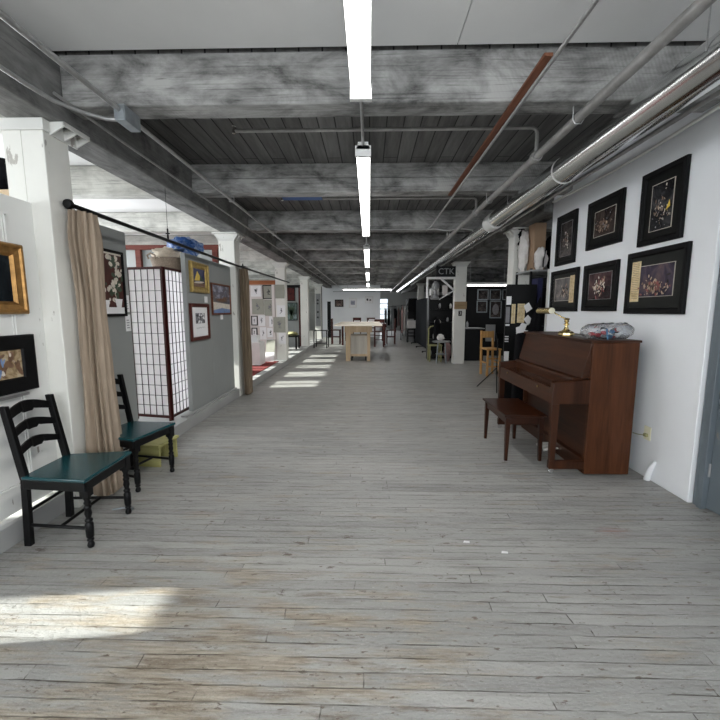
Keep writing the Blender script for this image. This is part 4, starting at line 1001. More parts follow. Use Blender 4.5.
for yy in (Y0 + 0.032, Y1 - 0.032):
    MB(o).hexa([(1.612, yy - 0.022, 0.10), (1.655, yy - 0.022, 0.10), (1.655, yy + 0.022, 0.10), (1.612, yy + 0.022, 0.10), (1.596, yy - 0.027, 0.646), (1.664, yy - 0.027, 0.646), (1.664, yy + 0.027, 0.646), (1.596, yy + 0.027, 0.646)]).build('leg', 'piano', t, bevel=0.004)
    ca = MB(o); ca.lathe([(0.024, -0.012), (0.026, -0.008), (0.026, 0.008), (0.024, 0.012)], (1.634, yy, 0.026), 14, ax='y'); ca.box(1.62, 1.648, yy - 0.018, yy + 0.018, 0.034, 0.052)
    MB(o).box(1.606, 1.913, yy - 0.024, yy + 0.024, 0.052, 0.125).build('toe_block', 'piano', t, bevel=0.005)
    ca.build('caster', 'chrome', t, smooth=40)
MB(o).box(1.955, 1.985, Y0 + 0.035, Y1 - 0.035, 0.13, 0.645).build('lower_panel', 'piano_h', t)
MB(o).box(1.910, 2.285, Y0 + 0.035, Y1 - 0.035, 0.012, 0.13).build('bottom_board', 'piano_h', t)
for k in (-1, 0, 1):
    yy = 3.86 + 0.075 * k
    MB(o).tube([(1.96, yy, 0.075), (1.86, yy, 0.078), (1.80, yy, 0.072), (1.765, yy, 0.058)], [0.009, 0.012, 0.019, 0.017], 8).build('pedal', 'pedalmetal', t, smooth=50)
# bench
o = (1.5, 3.98, 0)
t = thing('piano_bench', 'dark brown wooden bench pulled up to the piano keyboard', 'bench', o)
MB(o).box(1.300, 1.705, 3.605, 4.345, 0.442, 0.463).build('seat', 'bench', t, bevel=0.005)
MB(o).box(1.335, 1.67, 3.64, 4.31, 0.365, 0.442).build('apron', 'bench', t, bevel=0.003)
for (x, yy) in ((1.345, 3.65), (1.66, 3.65), (1.345, 4.30), (1.66, 4.30)):
    dx, dy = (-0.006 if x < 1.5 else 0.006), (-0.006 if yy < 4 else 0.006)
    MB(o).hexa([(x - 0.014 + dx, yy - 0.014 + dy, 0), (x + 0.014 + dx, yy - 0.014 + dy, 0), (x + 0.014 + dx, yy + 0.014 + dy, 0), (x - 0.014 + dx, yy + 0.014 + dy, 0),
                (x - 0.023, yy - 0.023, 0.43), (x + 0.023, yy - 0.023, 0.43), (x + 0.023, yy + 0.023, 0.43), (x - 0.023, yy + 0.023, 0.43)]).build('leg', 'bench', t, bevel=0.003)
# brass lamp
o = (1.985, 3.93, 1.204)
t = thing('piano_lamp', 'polished brass piano lamp with a tubular shade on the piano lid', 'lamp', o)
MB(o).lathe([(0.070, 1.2045), (0.080, 1.212), (0.080, 1.232), (0.066, 1.246), (0.045, 1.252), (0.026, 1.268), (0.018, 1.29)], (1.985, 3.93, 0), 8).build('base', 'brass', t)
MB(o).lathe([(0.014, 1.285), (0.012, 1.305), (0.026, 1.315), (0.026, 1.322), (0.012, 1.33), (0.024, 1.345), (0.020, 1.36), (0.028, 1.368), (0.024, 1.376), (0.008, 1.382)], (1.985, 3.93, 0), 14).build('stem', 'brass', t, smooth=50)
MB(o).tube([(1.985, 3.93, 1.372), (1.96, 3.97, 1.385), (1.925, 4.03, 1.42), (1.90, 4.06, 1.445)], 0.0075, 8).build('arm', 'brass', t, smooth=50)
MB(o).lathe([(0.026, 0), (0.033, 0.004), (0.033, 0.30), (0.026, 0.304)], (1.885, 4.05, 1.452), 16, ax='y').build('shade', 'brass', t, smooth=40)
MB(o).lathe([(0.012, -0.012), (0.030, -0.006), (0.033, 0.0), (0.030, 0.003)], (1.885, 4.047, 1.452), 16, ax='y').build('end_cap', 'ivory', t, smooth=40)
m = MB((1.97, 4.2, 1.204)); m.tube([(2.02, 3.86, 1.210), (2.10, 3.80, 1.2075), (2.05, 3.70, 1.2075), (2.14, 3.66, 1.2075), (2.22, 3.72, 1.2075), (2.27, 3.85, 1.2075), (2.30, 3.92, 1.2075)], 0.003, 6)
tag(m.build('lamp_cord', 'boxsteel', smooth=40), 'thin dark cord lying on the piano lid behind the brass lamp', 'cord')
# clear plastic bag of wrapped things
o = (2.13, 3.47, 1.204)
t = thing('plastic_bag', 'clear plastic bag of red, white and blue bits on the near end of the piano', 'bag', o)
lp = []
rnd = random.Random(2)
for k in range(15):
    f = k / 14; x = 1.925 + 0.37 * f
    a = [0.80, 0.97, 0.90, 0.96, 1.04, 0.98, 1.03, 0.97, 1.04, 1.0, 0.98, 1.0, 0.93, 0.95, 0.72][k]
    row = []
    for q in range(22):
        th = 2 * math.pi * q / 22; n_ = 1 + 0.20 * mnoise.noise(Vector((f * 9, math.cos(th) * 2, math.sin(th) * 2)))
        cz = 0.062 + 0.012 * f
        row.append((x, 3.47 + 0.115 * a * n_ * math.cos(th), max(1.2050, 1.204 + cz + (0.066 + 0.004 * f) * a * n_ * math.sin(th) * 1.05)))
    lp.append(row)
MB(o).loft(lp).build('bag_film', 'bagplastic', t, smooth=60)
for k in range(26):
    x = rnd.uniform(1.97, 2.22); yy = 3.47 + rnd.uniform(-0.07, 0.07); z = 1.204 + rnd.uniform(0.022, 0.092)
    mm = ['redprint', 'white', 'blueprint', 'redprint', 'white', 'darkshelf', 'grey'][k % 7]
    MB(o).ball((x, yy, z), (0.028, 0.022, 0.017), 9, 6, 0.5, 2.5, seed=k).build('wrapped_sweet', mm, t)
MB(o).hexa([(2.045, 3.352, 1.206), (2.058, 3.352, 1.206), (2.058, 3.356, 1.206), (2.045, 3.356, 1.206), (2.048, 3.380, 1.300), (2.061, 3.380, 1.300), (2.061, 3.384, 1.300), (2.048, 3.384, 1.300)]).build('blue_seam', 'blueprint', t)
# outlet and plug, conduit stub
o = (XR, 3.30, 0.345)
t = thing('power_outlet', 'cream power outlet with a plug on the white wall beside the piano', 'outlet', o)
MB(o).box(XR - 0.007, XR, 3.262, 3.342, 0.335, 0.455).build('cover_plate', M['ivory'], t, bevel=0.003)
MB(o).box(XR - 0.030, XR - 0.006, 3.285, 3.318, 0.365, 0.392).build('plug', 'olive', t, bevel=0.003)
MB(o).tube([(XR - 0.028, 3.302, 0.378), (XR - 0.05, 3.33, 0.374), (2.375, 3.36, 0.37), (2.369, 3.40, 0.368)], 0.0035, 6).build('cord', 'olive', t, smooth=40)
m = MB((XR - 0.03, 3.2, 0)); m.tube([(XR - 0.022, 3.235, 0.0), (XR - 0.022, 3.222, 0.06), (XR - 0.016, 3.20, 0.13), (XR - 0.004, 3.18, 0.185)], [0.026, 0.026, 0.022, 0.012], 10)
tag(m.build('conduit_stub', 'wall', smooth=50), 'short white painted pipe stub leaning at the foot of the white wall', 'pipe')
for (x, yy, nm) in ((0.62, 2.286, 'tiny white paper scrap lying on the floorboards, left of two in the foreground'), (0.824, 2.184, 'tiny white paper scrap lying on the floorboards, right of two in the foreground')):
    m = MB((x, yy, 0)); m.prism([(x - 0.022, yy - 0.008, 0.0005), (x + 0.018, yy - 0.011, 0.0005), (x + 0.022, yy + 0.007, 0.0005), (x - 0.012, yy + 0.012, 0.0005)], (0, 0, 0.002))
    tag(m.build('paper_scrap', 'paper'), nm, 'paper')

# ================================================================== RIGHT SIDE, BEYOND THE GALLERY WALL
# shelf rack between wall end and the column
o = (2.70, 6.0, 0)
t = thing('shelf_rack', 'tall metal shelf rack crammed between gallery wall and column', 'rack', o)
for (x, yy) in ((2.35, 5.76), (3.05, 5.76), (2.35, 6.30), (3.05, 6.30)): MB(o).box(x - 0.014, x + 0.014, yy - 0.014, yy + 0.014, 0, 2.06).build('upright', 'black', t)
for z in (0.30, 0.85, 1.40, 2.02): MB(o).box(2.335, 3.065, 5.745, 6.315, z, z + 0.025).build('shelf', 'grey' if z > 2 else 'black', t)
def goods(x0, x1, y0, y1, z0, z1, mat, name, label, cat='box', bevel=0.01, group=None):
    return tag(MB(((x0 + x1) / 2, (y0 + y1) / 2, z0)).box(x0, x1, y0, y1, z0, z1).build(name, mat, bevel=bevel), label, cat, group)
goods(2.455, 2.478, 5.44, 5.47, 0.0, 2.02, 'cablewhite', 'white_post', 'slim white post standing just behind the gallery wall end', 'post', 0.003)
goods(2.43, 2.60, 5.90, 6.14, 2.046, 2.735, 'cardboard', 'cardboard_box', 'tall brown cardboard box on top of the shelf rack')
def sack(c, r, mat, name, label, cat, nz=0.35, seed=0, fr=2.2):
    return tag(MB((c[0], c[1], c[2] - r[2])).ball(c, r, 22, 14, nz, fr, seed=seed).build(name, mat, smooth=60), label, cat)
sack((2.385, 6.17, 2.36), (0.062, 0.13, 0.31), 'whitecloth', 'white_bag', 'slumped white bag on the rack left of the cardboard box', 'bag', 0.4, 2, 2.8)
b_ = sack((2.50, 5.81, 2.20), (0.085, 0.07, 0.155), 'whitecloth', 'white_bag', 'white bag with a dark strap in front of the cardboard box', 'bag', 0.45, 5, 2.6)
st_ = MB((2.53, 5.80, 2.045)); st_.tube([(2.575, 5.76, 2.33), (2.555, 5.742, 2.25), (2.54, 5.735, 2.17), (2.545, 5.745, 2.08)], 0.009, 6); st_.build('strap', 'black', b_, smooth=40)
sack((2.80, 5.98, 2.34), (0.15, 0.17, 0.285), 'blackcloth', 'black_bag', 'large black bag on the rack beside the gallery wall end', 'bag', 0.3, 7)
sack((2.705, 5.78, 2.42), (0.05, 0.035, 0.085), 'charcoal', 'grey_pouch', 'small grey pouch against the large black bag', 'pouch', 0.2, 8)
m = MB((2.43, 6.36, 2.6)); rnd = random.Random(4)
for k in range(22):
    m.ball((2.42 + rnd.uniform(-0.05, 0.05), 6.355 + rnd.uniform(-0.02, 0.02), 2.60 + rnd.uniform(-0.15, 0.15)), (rnd.uniform(0.014, 0.03), 0.02, rnd.uniform(0.014, 0.035)), 7, 5, 0.4, 3, seed=k)
m.tube([(2.42, 6.36, 2.45), (2.42, 6.385, 2.74)], 0.006, 6)
tag(m.build('dried_flowers', 'darkshelf', smooth=60), 'dark dried bunch hung on the column above the shelf rack', 'bunch')
m = MB((2.47, 6.38, 2.1)); m.prism([(2.40, 6.34, 2.38), (2.60, 6.34, 2.38), (2.60, 6.34, 2.14)], (0, 0.058, 0))
tag(m.build('black_bracket', 'black'), 'black triangular bracket on the column behind the rack', 'bracket')
goods(2.395, 2.475, 6.375, 6.398, 2.10, 2.155, 'paper', 'label_card', 'upper of two white cards on the column above the rack', 'card', 0)
goods(2.43, 2.555, 6.36, 6.385, 2.046, 2.10, 'paper', 'label_card', 'lower of two white cards on the column above the rack', 'card', 0)
goods(2.36, 2.44, 5.80, 6.1, 1.426, 1.80, 'black', 'black_case', 'black upright case on the rack, level with the lower pictures', 'case')
goods(2.47, 2.54, 5.78, 6.05, 1.426, 1.93, 'navy', 'navy_folder', 'navy folder standing on the rack beside the black case', 'folder')
goods(2.60, 3.02, 5.80, 6.25, 1.426, 1.80, 'darkshelf', 'dark_crate', 'dark crate on the rack beside the gallery wall end', 'crate')
sack((2.44, 6.2, 1.56), (0.05, 0.06, 0.132), 'whitecloth', 'white_jug', 'small white jug behind the black case on the rack', 'jug', 0.25, 9)
goods(2.40, 3.0, 5.80, 6.26, 0.876, 1.22, 'darkshelf', 'dark_crate', 'wide dark crate on the middle shelf of the rack', 'crate')
goods(2.40, 3.0, 5.80, 6.26, 0.326, 0.75, 'black', 'dark_crate', 'wide black crate on the lowest shelf of the rack', 'crate')
# black display board with parchments in front of the rack
o = (2.2, 5.7, 0)
t = thing('display_board', 'tall black display board with parchment sheets beyond the piano', 'board', o)
MB(o).box(1.985, 2.42, 5.69, 5.715, 0.05, 1.83).build('panel', 'black', t)
MB(o).box(1.98, 2.42, 5.64, 5.735, 0.0, 0.05).build('foot', 'black', t)
def bsheet(x0, x1, z0, z1, mat, label, y=5.689, cat='sheet'):
    m = MB(((x0 + x1) / 2, y, z0)); m.box(x0, x1, y - 0.004, y, z0, z1, 0)
    if mat == 'parchment':
        z = z1 - 0.03
        while z > z0 + 0.03: m.box(x0 + 0.016, x1 - 0.016, y - 0.0046, y - 0.004, z - 0.002, z + 0.002, 1); z -= 0.02
    return tag(m.build('pinned_sheet', [mat, 'fig_brown']), label, cat, 'sheets on the black display board')
bsheet(2.07, 2.125, 1.27, 1.55, 'parchment', 'narrow parchment strip, left of two on the black display board')
bsheet(2.155, 2.26, 1.28, 1.555, 'parchment', 'wider parchment sheet, right of two on the black display board')
bsheet(1.99, 2.06, 1.54, 1.66, 'paper', 'white card at the top left corner of the black display board')
bsheet(1.99, 2.045, 1.28, 1.51, 'inkgrey', 'grey sheet at the left edge of the black display board')
bsheet(1.99, 2.05, 1.235, 1.26, 'paper', 'thin white slip under the grey sheet on the display board')
for k_ in range(3): bsheet(1.99, 2.045, 1.00 + 0.035 * k_, 1.016 + 0.035 * k_, 'paper', ['lowest', 'middle', 'top'][k_] + ' of three thin white slips low on the black display board')
bsheet(1.99, 2.06, 0.68, 0.86, 'paper', 'white sheet lowest on the black display board, beside the piano')
m = MB((2.27, 5.68, 1.2))
for k_, (x, z, a) in enumerate(((2.30, 1.50, 0.5), (2.24, 1.22, -0.4), (2.31, 1.32, 0.7), (2.19, 1.17, 0.2), (2.26, 1.12, -0.2))):
    q = [(-0.05, -0.06), (0.05, -0.045), (0.045, 0.06), (-0.04, 0.05)]
    pts = [(x + u * math.cos(a) - v * math.sin(a), 5.684 - 0.003 * k_ - 0.02 * abs(v), z + u * math.sin(a) + v * math.cos(a)) for u, v in q]
    m.prism(pts, (0, 0.002, 0))
tag(m.build('white_notes', 'paper'), 'cluster of crumpled white notes right of the parchments on the display board', 'notes')
# black garment hanging beside the gallery wall end
o = (2.36, 5.55, 0.8)
t = thing('black_coat', 'black coat hanging at the gallery wall end behind the brass lamp', 'coat', o)
lp = []
for (z, a, b, sx) in ((0.80, 0.20, 0.05, 0.0), (1.1, 0.17, 0.05, 0.0), (1.35, 0.13, 0.045, 0.02), (1.55, 0.06, 0.03, 0.05), (1.64, 0.015, 0.012, 0.06)):
    lp.append([(2.355 + sx + a * 0.55 * (1 + 0.12 * math.sin(6 * q)) * math.cos(q), 5.55 + b * (1 + 0.2 * math.sin(5 * q)) * math.sin(q), z) for q in [2 * math.pi * k / 30 for k in range(30)]])
MB(o).loft(lp).build('cloth', 'blackcloth', t, smooth=60)
MB(o).tube([(2.415, 5.55, 1.62), (2.42, 5.54, 1.70), (2.462, 5.466, 1.71)], 0.004, 6).build('hook', 'black', t)
# padded black case leaning beyond the piano
m = MB((1.93, 5.0, 0)); m.hexa([(1.83, 4.80, 0), (2.12, 4.80, 0), (2.12, 4.95, 0), (1.83, 4.95, 0), (1.83, 4.775, 1.17), (2.02, 4.775, 1.20), (2.02, 4.88, 1.20), (1.83, 4.88, 1.17)])
tag(m.build('instrument_case', 'blackcloth', bevel=0.03, seg=3), 'black padded case standing against the far end of the piano', 'case')
# music stand beyond the piano
o = (2.33, 7.0, 0)
t = thing('music_stand', 'black tripod music stand between the piano and the honey coloured chair', 'stand', o)
for (x, yy) in ((2.08, 7.33), (2.26, 6.73), (2.50, 7.25)): MB(o).tube([(2.33, 7.0, 0.42), (x, yy, 0.012)], 0.010, 6).build('leg', 'black', t, smooth=40)
MB(o).tube([(2.33, 7.0, 0.30), (2.33, 7.0, 0.95)], 0.012, 8).build('pole', 'black', t, smooth=40)
MB(o).hexa([(2.32, 6.98, 0.86), (2.66, 6.98, 0.86), (2.66, 7.0, 0.86), (2.32, 7.0, 0.86), (2.32, 7.08, 1.05), (2.66, 7.08, 1.05), (2.66, 7.10, 1.05), (2.32, 7.10, 1.05)]).build('desk', 'black', t)
# honey wood high chair
o = (2.76, 8.75, 0)
t = thing('wooden_chair', 'honey coloured wooden chair beside the dark counter', 'chair', o, R(8))
for (x, yy, z1) in ((-0.14, -0.16, 0.60), (0.14, -0.16, 0.60)): MB().hexa([(x - 0.022, yy - 0.02, 0), (x + 0.022, yy - 0.02, 0), (x + 0.022, yy + 0.02, 0), (x - 0.022, yy + 0.02, 0), (x - 0.018, yy - 0.015, z1), (x + 0.018, yy - 0.015, z1), (x + 0.018, yy + 0.015, z1), (x - 0.018, yy + 0.015, z1)]).build('leg', 'honey', t)
for x in (-0.14, 0.14): MB().hexa([(x - 0.022, 0.15, 0), (x + 0.022, 0.15, 0), (x + 0.022, 0.19, 0), (x - 0.022, 0.19, 0), (x - 0.02, 0.20, 1.0), (x + 0.02, 0.20, 1.0), (x + 0.02, 0.23, 1.0), (x - 0.02, 0.23, 1.0)]).build('back_leg', 'honey', t)
MB().box(-0.17, 0.17, -0.19, 0.21, 0.585, 0.62).build('seat', 'honey', t, bevel=0.004)
MB().box(-0.16, 0.16, 0.185, 0.215, 0.84, 0.99).build('backrest', 'honey', t, bevel=0.004)
for z in (0.2, 0.38): MB().box(-0.15, 0.15, -0.17, -0.145, z, z + 0.03).build('rung', 'honey', t)
for x in (-0.14, 0.14): MB().box(x - 0.012, x + 0.012, -0.16, 0.17, 0.28, 0.31).build('rung', 'honey', t)
# dark studio room behind the columns
mb = MB((5, 12.6, 0)); mb.box(2.63, 7.3, 12.6, 12.7, 0, 2.24); struct('wall_studio', mb, 'darkwall')
o = (3.0, 11.6, 0)
t = thing('counter', 'black counter with a pale top edge behind the plaque column', 'counter', o)
MB(o).box(2.66, 3.35, 11.3, 11.9, 0, 0.93).build('body', 'black', t)
MB(o).box(2.64, 3.37, 11.28, 11.92, 0.93, 0.955).build('worktop', 'grey', t)
goods(3.38, 3.64, 11.2, 11.26, 0.58, 1.06, 'grey', 'grey_sheet', 'pale grey sheet hanging off the end of the black counter', 'sheet', 0)
bpy.data.objects['grey_sheet'].location.z = 0.58
for (x, h_, nm) in ((2.76, 0.34, 'thin bottle'), (2.9, 0.2, 'squat jar')):
    tag(MB((x, 11.5, 0.955)).lathe([(0.035, 0.956), (0.04, 0.96), (0.04, 0.955 + h_ * 0.7), (0.015, 0.955 + h_ * 0.8), (0.015, 0.955 + h_)], (x, 11.5, 0), 12).build('bottle', 'grey', smooth=40), nm + ' standing on the black counter near the plaque column', 'bottle')
def dpic(x0, x1, z0, z1, label, oval=False):
    t = thing('framed_picture', label, 'picture', ((x0 + x1) / 2, 12.599, (z0 + z1) / 2), 0, 'grey pictures in the dark studio')
    w, h = (x1 - x0) / 2, (z1 - z0) / 2
    f = MB()
    for q in ((-w, w, h - 0.03, h), (-w, w, -h, -h + 0.03), (-w, -w + 0.03, -h, h), (w - 0.03, w, -h, h)): f.box(q[0], q[1], -0.025, -0.001, q[2], q[3])
    f.build('frame', 'boxsteel', t)
    a = MB(); a.box(-w + 0.03, w - 0.03, -0.012, -0.002, -h + 0.03, h - 0.03, 0)
    if oval: a.disc((0, 0), w * 0.55, h * 0.62, -0.013, 16, 0, 1)
    a.build('print', [M['art_dark1'], 'fig_grey'], t)
for k, x in enumerate((3.47, 3.86, 4.26)): dpic(x, x + 0.36, 1.80, 2.14, ['left', 'middle', 'right'][k] + ' one of three grey landscape pictures in a row in the dark studio')
dpic(3.46, 3.80, 1.40, 1.78, 'grey print with upright stripes in the dark studio, left below the row of three')
dpic(3.88, 4.26, 1.22, 1.78, 'grey oval portrait in the dark studio, below the row of three', True)
dpic(4.40, 4.72, 1.16, 1.58, 'grey print in the dark studio, lowest on the right')
# plaque and number on the right column
t = thing('plaque', 'tan wooden plaque on the front of the right column', 'plaque', (2.47, 10.598, 1.5))
MB((2.47, 10.598, 1.5)).box(2.31, 2.645, 10.575, 10.599, 1.50, 1.70).build('board', 'tanboard', t, bevel=0.004)
def text_mesh(name, s, size, mat, parent, loc, ext=0.001, rot=(R(90), 0, 0)):
    cu = bpy.data.curves.new(name, 'FONT'); cu.body = s; cu.size = size; cu.extrude = ext; cu.align_x = 'CENTER'; cu.align_y = 'CENTER'
    tmp = bpy.data.objects.new('tmp_text', cu); COL.objects.link(tmp)
    dg = bpy.context.evaluated_depsgraph_get()
    me = bpy.data.meshes.new_from_object(tmp.evaluated_get(dg)); bpy.data.objects.remove(tmp)
    me.name = name; me.materials.clear(); me.materials.append(M[mat])
    ob = bpy.data.objects.new(name, me); COL.objects.link(ob); ob.parent = parent; ob.location = loc; ob.rotation_euler = rot
    return ob
t = thing('number_sign', 'small black sign with a white 3 under the tan plaque', 'sign', (2.475, 10.598, 1.35))
MB((2.475, 10.598, 1.35)).box(2.43, 2.52, 10.588, 10.599, 1.32, 1.455).build('plate', 'black', t)
text_mesh('numeral', '3', 0.12, 'white', t, (0, -0.012, 0.038))
# bracket frame with the sign at the right column
o = (2.1, 10.62, 2.3)
t = thing('sign', 'black sign with grey letters CTK beside the top of the plaque column', 'sign', (2.07, 10.60, 2.36))
MB((2.07, 10.60, 2.36)).box(1.80, 2.322, 10.60, 10.63, 2.365, 2.64).build('board', 'black', t)
text_mesh('lettering', 'CTK', 0.22, 'grey', t, (0, -0.003, 0.14))
t = thing('bracket_frame', 'white timber bracket frame reaching left from the plaque column', 'bracket', o)
MB(o).box(1.55, 2.324, 10.60, 10.66, 2.30, 2.36).build('arm', 'white', t)
MB(o).box(1.55, 1.60, 10.60, 10.66, 1.80, 2.30).build('post', 'white', t)
MB(o).bar((1.95, 10.63, 2.31), (2.30, 10.63, 2.0), 0.05, 0.05).build('brace', 'white', t)
MB(o).bar((2.30, 10.63, 2.0), (1.90, 10.63, 1.76), 0.03, 0.03).build('brace', 'white', t)
# grey head form hung in the frame
o = (1.82, 10.66, 1.8)
t = thing('mannequin_head', 'grey mannequin head hanging under the white bracket frame', 'mannequin', o)
hd = MB(o); hd.ball((1.80, 10.64, 2.12), (0.105, 0.12, 0.125), 18, 12, 0.12, 1.6, seed=2); hd.ball((1.78, 10.55, 2.08), (0.03, 0.05, 0.045), 10, 7); hd.build('head', 'grey', t, smooth=60)
MB(o).lathe([(0.05, 1.88), (0.045, 1.97), (0.055, 2.03)], (1.80, 10.65, 0), 14).build('neck', 'grey', t, smooth=60)
MB(o).lathe([(0.10, 1.76), (0.13, 1.80), (0.10, 1.86), (0.05, 1.90)], (1.78, 10.65, 0), 14).build('shoulders', 'grey', t, smooth=60)
MB(o).tube([(1.80, 10.64, 2.235), (1.80, 10.64, 2.31)], 0.006, 6).build('hanger', 'black', t)
goods(1.995, 2.13, 10.66, 10.70, 1.88, 2.14, 'pinkwall', 'paper_bag', 'pale paper tag hanging inside the white bracket frame', 'tag', 0)
# dark shelving behind
o = (2.2, 11.6, 0)
t = thing('dark_shelves', 'dark open shelves of clutter behind the small round table', 'shelves', o)
for x in (1.78, 2.62): MB(o).box(x - 0.02, x + 0.02, 11.45, 11.85, 0, 1.9).build('side_panel', 'black', t)
MB(o).box(1.80, 2.60, 11.83, 11.86, 0, 1.9).build('back_panel', 'black', t)
for z in (0.1, 0.6, 1.1, 1.5, 1.88): MB(o).box(1.80, 2.60, 11.45, 11.83, z, z + 0.022).build('shelf', 'black', t)
rnd = random.Random(9)
for k in range(9):
    z = (0.122, 0.622, 1.122, 1.522)[k % 4]; x = 1.84 + 0.08 * k
    tag(MB((x, 11.6, z)).ball((x + 0.02, 11.6, z + 0.075), (0.035, 0.05, 0.075), 10, 7, 0.3, 3, seed=k).build('figurine', ['grey', 'whitecloth', 'darkshelf'][k % 3], smooth=60),
        '%s figurine on the %s dark shelf behind the round table' % (['small grey', 'small pale', 'small dark'][k % 3], ['lowest', 'second', 'third', 'highest'][k % 4]), 'figurine', 'figurines on the dark shelves')
# round topped stool with chair back and clutter
o = (2.0, 10.75, 0)
t = thing('round_stool', 'round topped stool in front of the dark shelves left of the plaque column', 'stool', o)
MB(o).lathe([(0.20, 0.585), (0.245, 0.592), (0.25, 0.61), (0.24, 0.625), (0.05, 0.63)], (2.02, 10.75, 0), 20).build('top', 'grey', t, smooth=40)
for a in (0.6, 2.2, 3.8, 5.4): MB(o).tube([(2.02 + 0.13 * math.cos(a), 10.75 + 0.13 * math.sin(a), 0.59), (2.02 + 0.19 * math.cos(a), 10.75 + 0.19 * math.sin(a), 0)], 0.014, 8).build('leg', 'boxsteel', t, smooth=40)
MB(o).lathe([(0.15, 0.25), (0.165, 0.26), (0.15, 0.27)], (2.02, 10.75, 0), 16).build('foot_ring', 'boxsteel', t, smooth=40)
sack((2.0, 10.8, 0.72), (0.10, 0.08, 0.092), 'whitecloth', 'cloth_bundle', 'small white bundle lying on the round topped stool', 'bundle', 0.3, 2)
sack((2.27, 11.15, 0.28), (0.10, 0.12, 0.28), 'pinkcloth', 'cloth_bundle', 'tall pinkish cloth bundle on the floor behind the stool', 'bundle', 0.25, 3)
o = (1.95, 11.25, 0)
t = thing('wooden_chair', 'olive wooden chair with rounded back behind the round stool', 'chair', (1.9, 11.02, 0))
o = (1.9, 11.02, 0)
for x in (1.74, 2.06):
    for yy in (10.98, 11.30): MB(o).box(x - 0.016, x + 0.016, yy - 0.016, yy + 0.016, 0, 0.95 if yy > 11.2 else 0.46).build('leg', 'olive', t)
MB(o).box(1.71, 2.09, 10.95, 11.33, 0.46, 0.49).build('seat', 'olive', t)
MB(o).tube([(1.74, 11.30, 0.93), (1.80, 11.31, 1.0), (1.90, 11.315, 1.02), (2.0, 11.31, 1.0), (2.06, 11.30, 0.93)], 0.022, 8).build('backrest', 'olive', t, smooth=40)
sack((1.95, 11.12, 0.86), (0.10, 0.09, 0.37), 'blackcloth', 'black_bag', 'black bag standing on the olive wooden chair', 'bag', 0.3, 4)
sack((2.0, 11.33, 1.13), (0.09, 0.08, 0.085), 'whitecloth', 'white_bundle', 'round white bundle balanced on the olive chair back', 'bundle', 0.15, 6)
# black screens
o = (2.3, 14.5, 0)
t = thing('black_screen', 'tall black cloth covered screen enclosure on the right of the aisle', 'screen', o)
MB(o).box(2.12, 2.17, 13.42, 17.6, 0.06, 1.94).build('side_cloth', 'charcoal', t, bevel=0.004)
MB(o).box(2.171, 2.90, 13.40, 13.45, 0.06, 1.94).build('front_cloth', 'blackcloth', t, bevel=0.004)
for (x0, x1, yy) in ((1.86, 2.40, 13.5), (1.88, 2.40, 15.4), (1.88, 2.4, 17.2)):
    f = MB(o); f.box(x0, x1, yy - 0.02, yy + 0.02, 0.035, 0.062); f.box(x0, x0 + 0.04, yy - 0.025, yy + 0.025, 0, 0.05); f.box(x1 - 0.04, x1, yy - 0.025, yy + 0.025, 0, 0.05); f.build('foot', 'black', t)
MB(o).box(2.12, 2.90, 13.42, 14.4, 1.94, 1.955).build('top_board', 'black', t)
goods(1.99 + 0.14, 2.13 + 0.28, 13.5, 13.9, 1.9555, 2.22, 'white', 'white_box', 'white box on top of the black screen enclosure', 'box')
sack((2.32, 13.7, 2.30), (0.13, 0.12, 0.085), 'rustwood', 'brown_bundle', 'brown bundle on the white box above the black screens', 'bundle', 0.4, 3)
# white draped chair and cases beyond the screens
o = (2.05, 18.0, 0)
t = thing('draped_chair', 'black chair with a white cloth over its back beyond the black screens', 'chair', (1.95, 18.0, 0))
o = (1.95, 18.0, 0)
for x in (1.80, 2.16):
    for yy in (17.85, 18.2): MB(o).box(x - 0.025, x + 0.025, yy - 0.025, yy + 0.025, 0, 0.62).build('leg', 'black', t)
for z in (0.28, 0.42, 0.58): MB(o).box(1.80, 2.16, 17.84, 17.87, z, z + 0.05).build('rung', 'black', t)
MB(o).box(1.77, 2.19, 17.82, 18.23, 0.62, 0.66).build('seat', 'black', t)
MB(o).box(1.78, 2.18, 17.83, 17.93, 0.661, 1.02).build('white_drape', 'whitecloth', t, bevel=0.03)
goods(1.79, 2.12, 18.3, 18.55, 0, 1.08, 'grey', 'grey_cabinet', 'narrow grey cabinet behind the white draped chair', 'cabinet')
goods(1.83, 2.12, 18.32, 18.52, 1.0805, 1.40, 'black', 'black_monitor', 'black boxy monitor on the narrow grey cabinet', 'monitor')
# clothes rails further down the aisle
def clothes_rail(x0, x1, y, cols, label):
    o = ((x0 + x1) / 2, y, 0)
    t = thing('clothes_rail', label, 'clothes rail', o)
    f = MB(o)
    for x in (x0, x1): f.tube([(x, y, 0), (x, y, 1.75)], 0.015, 6); f.box(x - 0.015, x + 0.015, y - 0.25, y + 0.25, 0, 0.03)
    f.tube([(x0, y, 1.74), (x1, y, 1.74)], 0.015, 6); f.build('rail', 'black', t, smooth=40)
    n = len(cols)
    for k, c in enumerate(cols):
        xc = x0 + (x1 - x0) * (k + 0.5) / n; a = (x1 - x0) / n * 0.38
        lp = [[(xc + a * s_ * (1 + .2 * math.sin(4 * q + k)) * math.cos(q), y + 0.18 * s_ * math.sin(q), z) for q in [2 * math.pi * i / 14 for i in range(14)]] for (z, s_) in ((0.35 + 0.12 * (k % 3), 1.0), (1.0, 0.9), (1.45, 1.0), (1.62, 0.35), (1.72, 0.1))]
        g = MB((xc, y, 0.35)).loft(lp).build('garment', c, smooth=60)
        tag(g, '%s garment hanging on the %s' % ({'blackcloth': 'black', 'pinkcloth': 'pinkish', 'grey': 'grey', 'whitecloth': 'pale', 'charcoal': 'charcoal'}[c], label.split(' with')[0]), 'garment', 'garments on the clothes rails')
clothes_rail(1.62, 1.98, 19.6, ['pinkcloth', 'whitecloth', 'grey'], 'nearer clothes rail with pale garments behind the grey cabinet')
